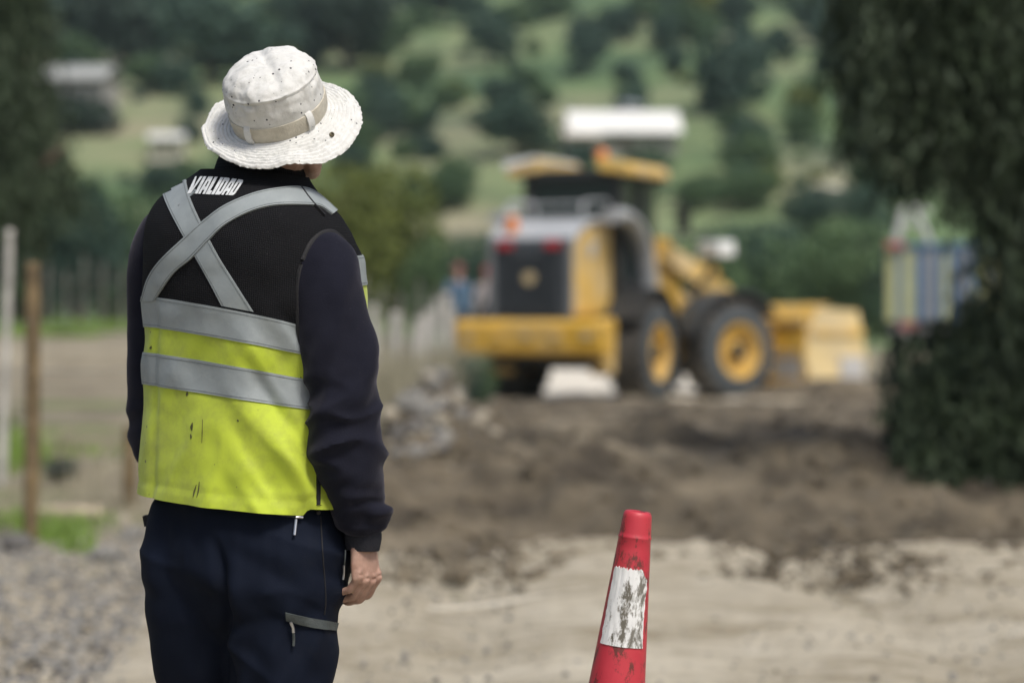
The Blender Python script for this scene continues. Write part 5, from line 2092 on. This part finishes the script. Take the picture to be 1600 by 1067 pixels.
# handrails over the hood
for s in (-1, 1):
    m = MB()
    m.tube(cr([(s * 0.58, -1.35, 2.55), (s * 0.58, -1.32, 2.86), (s * 0.58, -0.8, 2.92), (s * 0.58, -0.35, 2.92), (s * 0.58, -0.3, 2.7)], 16), 0.022, 8, (1, 0, 0))
    lp(m, 'handrail', LGREY, smooth=True)
m = MB()
m.tube(cr([(-0.58, -1.32, 2.86), (0.58, -1.32, 2.86)], 4), 0.018, 8)
lp(m, 'handrail', LGREY, smooth=True)
# curved fender and steps at each side
for s in (-1, 1):
    m = MB()
    A = cr([(-1.0, 2.68), (-0.55, 2.72), (-0.10, 2.60), (0.30, 2.28), (0.52, 1.80), (0.60, 1.45)], 22)
    P = np.stack([np.full(22, s * 0.86), A[:, 0], A[:, 1]], -1)
    m.tube(P, np.stack([np.full(22, 0.10), np.full(22, 0.17)], -1), 10, (0, 0, 1))
    lp(m, 'platform_fender', LGREY, smooth=True)
    m = MB()
    a = np.linspace(R(15), R(150), 14)
    a0, b0 = sorted((s * 0.70, s * 1.26))
    m.prism([(0.88 * math.cos(x), 0.76 + 0.88 * math.sin(x)) for x in a] + [(0.93 * math.cos(x), 0.76 + 0.93 * math.sin(x)) for x in a[::-1]], a0, b0, 'x')
    lp(m, 'wheel_arch', LBLK)
    for k in range(3):
        m = MB()
        m.box((s * 1.02, 0.98, 0.55 + 0.36 * k), (0.34, 0.24, 0.035))
        lp(m, 'step', LBLK)
# cab
m = MB()
m.box((0, 0.5, 1.62), (1.5, 1.62, 0.36))
cab = lp(m, 'cab', LBLK, bevel=0.03)
for (x, y) in ((-.72, -.28), (.72, -.28), (-.74, 0.55), (.74, 0.55), (-.66, 1.27), (.66, 1.27)):
    m = MB()
    m.tube([(x, y, 1.75), (x * 0.97, y, 3.38)], 0.075, 8, (1, 0, 0))
    lp(m, 'pillar', LBLK, cab)
for (c, d) in (((0, -.27, 2.55), (1.36, .02, 1.55)), ((0, 1.26, 2.55), (1.24, .02, 1.55)), ((.71, .14, 2.55), (.02, .74, 1.5)), ((-.71, .14, 2.55), (.02, .74, 1.5)), ((.70, .9, 2.55), (.02, .64, 1.5)), ((-.70, .9, 2.55), (.02, .64, 1.5))):
    m = MB()
    m.box(c, d)
    lp(m, 'window', CABG, cab)
m = MB()
m.box((0, 0.45, 3.34), (1.62, 1.75, 0.14))
roof = lp(m, 'cab_roof', LBLK, ld, bevel=0.03)
for s in (-1, 1):
    m = MB()
    m.prism([(s * 0.46, 3.38), (s * 0.97, 3.30), (s * 0.98, 3.40), (s * 0.90, 3.50), (s * 0.46, 3.56)], -0.48, 1.25, 'y')
    lp(m, 'roof_cap', YDUST if s > 0 else YDUST, roof, bevel=0.03)
m = MB()
m.prism([(-0.99, 3.42), (-0.50, 3.565), (-0.50, 3.61), (-1.02, 3.54)], -0.50, 1.2, 'y')
lp(m, 'roof_plate', WHTL, roof)
m = MB()
m.lathe([(0.09, 0.0), (0.09, .14), (0.06, .19), (0, .20)], 16, Matrix.Translation((0.42, -0.2, 3.52)))
lp(m, 'beacon', ORGL, roof, True)
for s in (-1, 1):
    m = MB()
    m.tube(cr([(s * 0.76, 1.2, 3.0), (s * 1.05, 1.35, 3.05), (s * 1.12, 1.38, 2.9)], 8), 0.018, 6)
    m.box((s * 1.14, 1.38, 2.72), (0.20, 0.06, 0.36))
    lp(m, 'mirror', LBLK)
# driver's seat back and wheel column inside
m = MB()
m.box((0, 0.25, 2.25), (0.5, 0.14, 0.7))
m.box((0, 0.5, 1.95), (0.5, 0.5, 0.14))
m.box((0, 1.0, 2.1), (0.12, 0.12, 0.6))
lp(m, 'seat', LBLK, cab)

# front frame, tower, arms, bucket (turned to the right)
m = MB()
m.prism([(-0.15, 0.62), (2.1, 0.62), (2.1, 1.15), (0.9, 1.55), (0.1, 1.5)], -0.42, 0.42, 'x')
m.box((0, 1.45, 0.74), (1.6, 0.36, 0.36))
lp(m, 'front_chassis', YDUST, front=True, bevel=0.02)
for s in (-1, 1):
    m = MB()
    a, b = sorted((s * 0.34, s * 0.52))
    m.prism([(0.05, 1.2), (0.95, 1.2), (0.85, 2.0), (0.68, 2.45), (0.42, 2.48), (0.22, 2.1)], a, b, 'x')
    lp(m, 'tower', YPAINT, front=True, bevel=0.03)
    m = MB()
    a, b = sorted((s * 0.54, s * 0.70))
    m.prism([(0.40, 2.12), (0.55, 2.36), (1.3, 2.02), (2.2, 1.45), (2.75, 0.62), (2.55, 0.50), (2.0, 1.12), (1.2, 1.68)], a, b, 'x')
    lp(m, 'lift_arm', YDUST, front=True, bevel=0.03)
    m = MB()
    m.tube([(s * 0.44, 0.55, 1.1), (s * 0.50, 1.9, 1.35)], 0.075, 12)
    m.tube([(s * 0.50, 1.6, 1.29), (s * 0.54, 2.3, 1.42)], 0.045, 12)
    lp(m, 'lift_cylinder', STEELW, front=True, smooth=True)
    m = MB()
    a0, b0 = sorted((s * 0.68, s * 1.26))
    ang = np.linspace(R(35), R(165), 14)
    m.prism([(1.45 + 0.90 * math.cos(x), 0.76 + 0.86 * math.sin(x)) for x in ang] + [(1.45 + 0.95 * math.cos(x), 0.76 + 0.91 * math.sin(x)) for x in ang[::-1]], a0, b0, 'x')
    lp(m, 'front_fender', DGREY, front=True)
    m = MB()
    m.tube(cr([(s * 0.62, 0.9, 1.62), (s * 0.72, 1.25, 1.9), (s * 0.74, 1.45, 2.28)], 10), 0.05, 8)
    m.tube(cr([(s * 0.46, 0.6, 2.42), (s * 0.62, 1.0, 2.52), (s * 0.74, 1.45, 2.48)], 10), 0.03, 8)
    st_ = lp(m, 'lamp_bracket', LBLK, front=True, smooth=True)
    m = MB()
    m.box((s * 0.74, 1.42, 2.30), (0.52, 0.34, 0.24))
    lp(m, 'work_lamp', WHTL, st_, front=True, bevel=0.04)
m = MB()
m.tube([(0, 0.55, 2.1), (0, 1.35, 1.98)], 0.09, 12)
m.tube([(0, 1.3, 1.99), (0, 1.75, 1.92)], 0.05, 12)
lp(m, 'tilt_cylinder', STEELW, front=True, smooth=True)
m = MB()
m.prism([(1.65, 1.2), (1.85, 1.15), (2.05, 2.0), (1.85, 2.1)], -0.12, 0.12, 'x')
m.prism([(1.8, 1.2), (2.7, 0.95), (2.7, 1.07), (1.85, 1.33)], -0.07, 0.07, 'x')
lp(m, 'bell_crank', YPAINT, front=True, bevel=0.02)
# bucket shell
A = cr([(3.95, 0.10), (3.2, 0.08), (2.78, 0.20), (2.62, 0.60), (2.70, 1.05), (2.92, 1.36), (3.20, 1.46)], 20)
out = [tuple(x) for x in A]
inn = [(x[0] + 0.05 * (1 if i > 5 else 0.3), x[1] + (0.05 if i < 8 else 0.0)) for i, x in enumerate(A)][::-1]
m = MB()
m.prism(out + inn, -1.42, 1.42, 'x')
bk = lp(m, 'bucket', YPAINT, front=True)
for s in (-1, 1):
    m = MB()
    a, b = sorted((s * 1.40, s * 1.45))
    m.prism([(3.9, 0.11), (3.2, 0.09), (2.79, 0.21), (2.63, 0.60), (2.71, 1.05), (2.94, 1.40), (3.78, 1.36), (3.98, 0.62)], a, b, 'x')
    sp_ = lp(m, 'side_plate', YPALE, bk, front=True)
    m = MB()
    m.box((s * 1.47, 3.3, 1.02), (0.06, 1.1, 0.09))
    m.box((s * 1.47, 3.62, 0.42), (0.05, 0.5, 0.42), mi=1)
    lp(m, 'side_rib', [YDUST, STEELW], bk, front=True)
for x in (-0.62, 0.62, 0.0):
    m = MB()
    m.prism([(2.55, 0.35), (2.72, 0.3), (2.86, 1.2), (2.62, 1.15), (2.5, 0.7)], x - 0.09, x + 0.09, 'x')
    lp(m, 'hinge_bracket', YPAINT, bk, front=True)
m = MB()
m.box((0, 2.68, 1.18), (2.8, 0.10, 0.10))
lp(m, 'stiffener', YDUST, bk, front=True)
m = MB()
m.box((0, 3.97, 0.10), (2.86, 0.22, 0.05))
lp(m, 'cutting_edge', STEELW, bk, front=True)
m = MB()
m.box((1.02, 2.640, 0.52), (0.62, 0.04, 0.42))
lp(m, 'wear_plate', STEELW, bk, front=True)

# ================================================================ striped truck behind the drooping tree
TB = plain('truck_blue', (0.045, 0.115, 0.23), 0.6, 0.15, 3, 0.1, 20)
TY = plain('truck_yellow', (0.37, 0.385, 0.19), 0.6, 0.12, 3, 0.1, 20)
TG = plain('truck_grey', (0.17, 0.19, 0.22), 0.6, 0.15, 3, 0.1, 20)
TW = plain('truck_white', (0.48, 0.49, 0.50), 0.5, 0.1, 3, 0.1, 20)
TRK_O = np.array((at(1385, 0, 45)[0], 45.0, 0.0))
tk = thing('truck', 'truck with blue and yellow striped body half hidden by the drooping tree', 'truck', tuple(TRK_O), R(-10))
PL = [(TY, .19), (TB, .12), (TY, .20), (TB, .16), (TG, .24), (TB, .12), (TY, .12), (TB, .16), (TG, .20), (TB, .12), (TY, .16), (TB, .12), (TY, .19)]
x = 0.0
for mt, w in PL:
    m = MB()
    m.box((x + w / 2, 0, 1.86), (w - 0.012, 0.06, 1.36))
    m.build('plank', mt, tk, False)
    x += w
WID = x
for k in range(14):
    for s in (0, 1):
        m = MB()
        m.box((0.0 if s == 0 else WID, 0.2 + k * 0.32, 1.86), (0.05, 0.30, 1.36))
        m.build('plank', (TB, TY, TG)[k % 3], tk, False)
m = MB()
m.box((WID / 2, 2.3, 1.12), (WID, 4.6, 0.14))
m.box((WID / 2, 2.8, 0.85), (0.9, 6.0, 0.25))
m.build('chassis', LBLK, tk, False)
m = MB()
m.box((WID / 2, 5.6, 1.7), (WID, 1.7, 1.6))
m.prism([(4.75, 0.75), (6.6, 0.75), (6.6, 1.5), (6.2, 2.5), (4.75, 2.55)], 0.04, WID - 0.04, 'x')
m.build('truck_cab', TW, tk, False, 0.05)
for (px_, py_) in ((0.15, 1.2), (WID - 0.15, 1.2), (0.15, 5.6), (WID - 0.15, 5.6)):
    m = MB()
    c = Matrix.Translation((px_, py_, 0.48)) @ Matrix.Rotation(R(90), 4, 'Y')
    m.lathe([(0.0, -.12), (0.28, -.12), (0.45, -.13), (0.49, -.08), (0.49, .08), (0.45, .13), (0.28, .12), (0.0, .12)], 28, c)
    m.build('wheel', TYRE, tk)
m = MB()
m.box((WID / 2, -0.02, 2.58), (WID + 0.06, 0.10, 0.10))
m.build('rail', TB, tk, False)
TR = plain('truck_red', (0.36, 0.11, 0.11), 0.6, 0.1, 3, 0.0)
for c_ in ((0.16, -0.10, 2.60), (0.40, -0.05, 1.10)):
    m = MB()
    m.box(c_, (0.34, 0.10, 0.12))
    m.build('marker_lamp', TR, tk, False)
m = MB()
m.tube(cr([(0.17, 0.1, 2.62), (0.26, 0.1, 3.0), (0.33, 0.1, 3.28)], 6), 0.075, 10)
m.tube(cr([(0.33, 0.1, 3.28), (0.55, 0.1, 3.30), (0.80, 0.1, 3.2)], 6), 0.035, 8)
m.tube(cr([(0.52, 0.1, 3.26), (0.66, 0.1, 2.95), (0.80, 0.1, 2.62)], 6), 0.06, 10)
m.tube(cr([(0.27, 0.1, 3.0), (0.62, 0.1, 2.98)], 4), 0.03, 8)
m.build('tube_frame', TW, tk)


# ================================================================ two people by the fence behind the loader
def standing(x, y, z, hgt, top, legs, label, cap, rot):
    o = thing('person', label, 'person', (x, y, z), rot)
    s = hgt / 1.75
    m = MB()
    capsule(m, [(0, 0, .98), (0, 0, 1.2), (0, 0, 1.40)], [(.11, .15), (.115, .165), (.10, .17)], 14)
    capsule(m, [(0, 0, 1.42), (0, 0.01, 1.56)], [.06, .055], 10)
    capsule(m, [(0, .01, 1.58), (0, .015, 1.66)], [(.095, .075), (.09, .075)], 14)
    capsule(m, [(0, .1, 1.60), (0, .115, 1.585)], [.012, .014], 8)
    for q in (-1, 1):
        capsule(m, [(q * .18, 0, 1.40), (q * .23, -.02, 1.12), (q * .22, .05, .87)], [.055, .045, .035], 10)
        capsule(m, [(q * .22, .05, .85), (q * .215, .07, .78), (q * .21, .08, .70)], [.03, .032, .016], 8)
        capsule(m, [(q * .09, 0, .95), (q * .10, 0.01, .50), (q * .10, -.01, .09)], [.09, .065, .045], 12)
        capsule(m, [(q * .10, -.04, .045), (q * .11, .14, .04)], [.042, .04], 10)
    me = remesh(m, 0.016, 3)
    V, _ = get_vn(me)
    set_v(me, V * s)
    me.materials.append(SKIN)
    for mt in (top, legs):
        me.materials.append(mt)
    cz = np.array([p.center[2] for p in me.polygons]) / s
    cx_ = np.abs(np.array([p.center[0] for p in me.polygons])) / s
    mi = np.where(cz < 0.95, 2, np.where(cz < 1.45, 1, 0))
    mi = np.where((cx_ > 0.17) & (cz > 0.86) & (cz < 1.4), 1, mi)
    mi = np.where((cx_ > 0.17) & (cz > 0.6) & (cz < 0.86), 0, mi)
    me.polygons.foreach_set('material_index', mi.astype(int).tolist())
    link('body', me, o)
    m = MB()
    m.lathe([(.098 * s, 1.64 * s), (.105 * s, 1.66 * s), (.10 * s, 1.72 * s), (.06 * s, 1.765 * s), (0, 1.775 * s)], 16)
    m.prism([(-.07 * s, .08 * s), (.07 * s, .08 * s), (.05 * s, .18 * s), (-.05 * s, .18 * s)], 1.645 * s, 1.66 * s, 'z')
    m.build('cap', cap, o)


CL = lambda n, c: plain(n, c, 0.85, 0.2, 8, 0.2, 60)
xA = (716 - 800) / FPX * 43.5
standing(xA, 43.5, float(verge_h(xA, 43.5)), 1.78, CL('blue_shirt', (0.09, 0.16, 0.25)), CL('blue_jeans', (0.035, 0.06, 0.09)), 'person in blue clothes and reddish cap standing left of the loader', CL('red_cap', (0.20, 0.07, 0.075)), 0.3)
xB = (762 - 800) / FPX * 45.0
standing(xB, 45.0, float(verge_h(xB, 45.0)), 1.76, CL('pale_shirt', (0.42, 0.38, 0.38)), CL('brown_trousers', (0.10, 0.08, 0.07)), 'person in pale top and red cap standing just behind the loader grille', CL('dark_red_cap', (0.30, 0.04, 0.05)), -0.4)
# ================================================================ traffic cone
t = NT('cone_red')
base = t.ramp(t.noise(9, 4), [(0.3, (0.44, 0.026, 0.046, 1)), (0.7, (0.52, 0.040, 0.060, 1))])
scuff = t.ramp(t.noise(48, 6, 0.78, src=t.mapping((1, 1, 0.5))), [(0.535, 0.0), (0.61, 0.88)])
base = t.mix(scuff, base, (0.07, 0.028, 0.022, 1))
fade = t.ramp(t.noise(5, 3), [(0.5, 0.0), (0.8, 0.25)])
base = t.mix(fade, base, (0.62, 0.14, 0.10, 1))
CONE = t.set(base, 0.48, t.bump(t.noise(60, 5), 0.2, 0.003))
t = NT('cone_white')
base = t.ramp(t.noise(12, 4), [(0.3, (0.66, 0.67, 0.67, 1)), (0.7, (0.80, 0.81, 0.81, 1))])
dirt = t.ramp(t.noise(14, 6, 0.75, src=t.mapping((1.7, 1.7, 0.65), (0, 0, 0), (0.35, 0, 0.2))), [(0.545, 0.0), (0.62, 0.9)])
sx = t.n('ShaderNodeSeparateXYZ')
t.l(t.co, sx.inputs[0])
ctr = t.math('SUBTRACT', 0.14, t.math('MULTIPLY', t.math('ABSOLUTE', t.math('ADD', sx.outputs[0], 0.003)), 9.0))
d2 = t.math('ADD', t.noise(26, 6, 0.72, src=t.mapping((1.2, 1.2, 0.55))), t.math('MAXIMUM', ctr, -0.05))
d2 = t.ramp(d2, [(0.60, 0.0), (0.67, 0.92)])
base = t.mix(dirt, base, (0.10, 0.09, 0.065, 1))
base = t.mix(d2, base, (0.075, 0.063, 0.038, 1))
CWHITE = t.set(base, 0.5, t.bump(t.noise(40, 5), 0.25, 0.004))
CRUB = plain('cone_rubber', (0.02, 0.02, 0.02), 0.8, 0.2, 8, 0.3, 40, dirt=(0.25, 0.22, 0.17), dirt_amt=0.6)

CY = 4.52
foot = np.array(((907 - 800) / FPX * CY, CY, 0.0))
cone = thing('traffic_cone', 'scuffed red traffic cone with dirty white band leaning on the road', 'traffic cone', tuple(foot))
cone.rotation_euler = (0, R(6.9), 0)
CH = 0.895
r_top, r_bot = 0.0262, 0.0985


def cr_(z):
    return r_bot + (r_top - r_bot) * (z / CH)


m = MB()
prof = [(cr_(0.02) - .004, 0.02)] + [(cr_(z), z) for z in np.linspace(0.03, CH - 0.052, 40)]
prof += [(cr_(CH - .050) + .0012, CH - .050), (cr_(CH - .048) + .0012, CH - .0475), (cr_(CH - .046), CH - .0455)]
prof += [(cr_(z), z) for z in np.linspace(CH - .04, CH - .008, 8)]
prof += [(r_top - .0008, CH - .004), (r_top - .003, CH - .0008), (r_top - .006, CH), (r_top - .010, CH - .0015), (r_top - .011, CH - .05)]
m.lathe(prof, 64)
m.build('cone_body', CONE, cone)
# band: wrapped two thirds of the way round, torn at its upper edge
a = np.linspace(R(-151), R(-40), 60)
zb0, zb1 = CH - 0.250, CH - 0.106
G = []
for i, f in enumerate(np.linspace(0, 1, 36)):
    top = zb1 + 0.006 * pn(a * 7, 2.0) - 0.018 * sm(R(-58), R(-40), a) + 0.008 * pn(a * 17, 5.0)
    lo = zb0 + 0.001 * pn(a * 9, 1.0)
    z = lo + (top - lo) * f
    left = 0.10 * pn(z * 60, 3.0)
    aa = a + np.linspace(1, 0, 60) * (left + 0.25 * f * 0) + np.linspace(0, 1, 60) * 0.08 * pn(z * 70, 9.0)
    rr = cr_(z) + 0.0016 + 0.0012 * pn(aa * 6, z * 40) + 0.004 * sm(R(-50), R(-36), aa) * sm(0.6, 0.9, f)
    G.append(np.stack([rr * np.cos(aa), rr * np.sin(aa), z], -1))
G = np.array(G)
ins = lambda q: q * np.array((0.96, 0.96, 1))
m = MB()
G = np.concatenate([ins(G[:1]), G, ins(G[-1:])])
G = np.concatenate([ins(G[:, :1]), G, ins(G[:, -1:])], 1)
m.grid(G)
m.build('white_band', CWHITE, cone)
m = MB()
m.box((0, 0, 0.012), (0.36, 0.36, 0.026))
m.lathe([(0.165, 0.02), (0.14, 0.034), (0.105, 0.040), (0.095, 0.05)], 40)
m.build('base', CRUB, cone, True, 0.006)
# the stone that tips it
o = link('stone', SM[2][0])
o.location = (foot[0] - 0.15, CY, 0.0)
o.scale = (0.035, 0.035, 0.022)
tag(o, 'stone under the tipped side of the cone foot', 'stone')

# ================================================================ the air between the road and the hill
hz = bpy.data.materials.new('air')
hz.use_nodes = True
hz.node_tree.nodes.clear()
ho = hz.node_tree.nodes.new('ShaderNodeOutputMaterial')
pv = hz.node_tree.nodes.new('ShaderNodeVolumePrincipled')
pv.inputs['Color'].default_value = (0.76, 0.93, 0.92, 1)
pv.inputs['Density'].default_value = 0.0003
pv.inputs['Anisotropy'].default_value = 0.2
hz.node_tree.links.new(pv.outputs[0], ho.inputs['Volume'])
m = MB()
m.box((0, 185, 38), (350, 410, 80))
o = m.build('haze', hz, None, False)
tag(o, 'thin bluish haze in front of the hillside', kind='stuff')
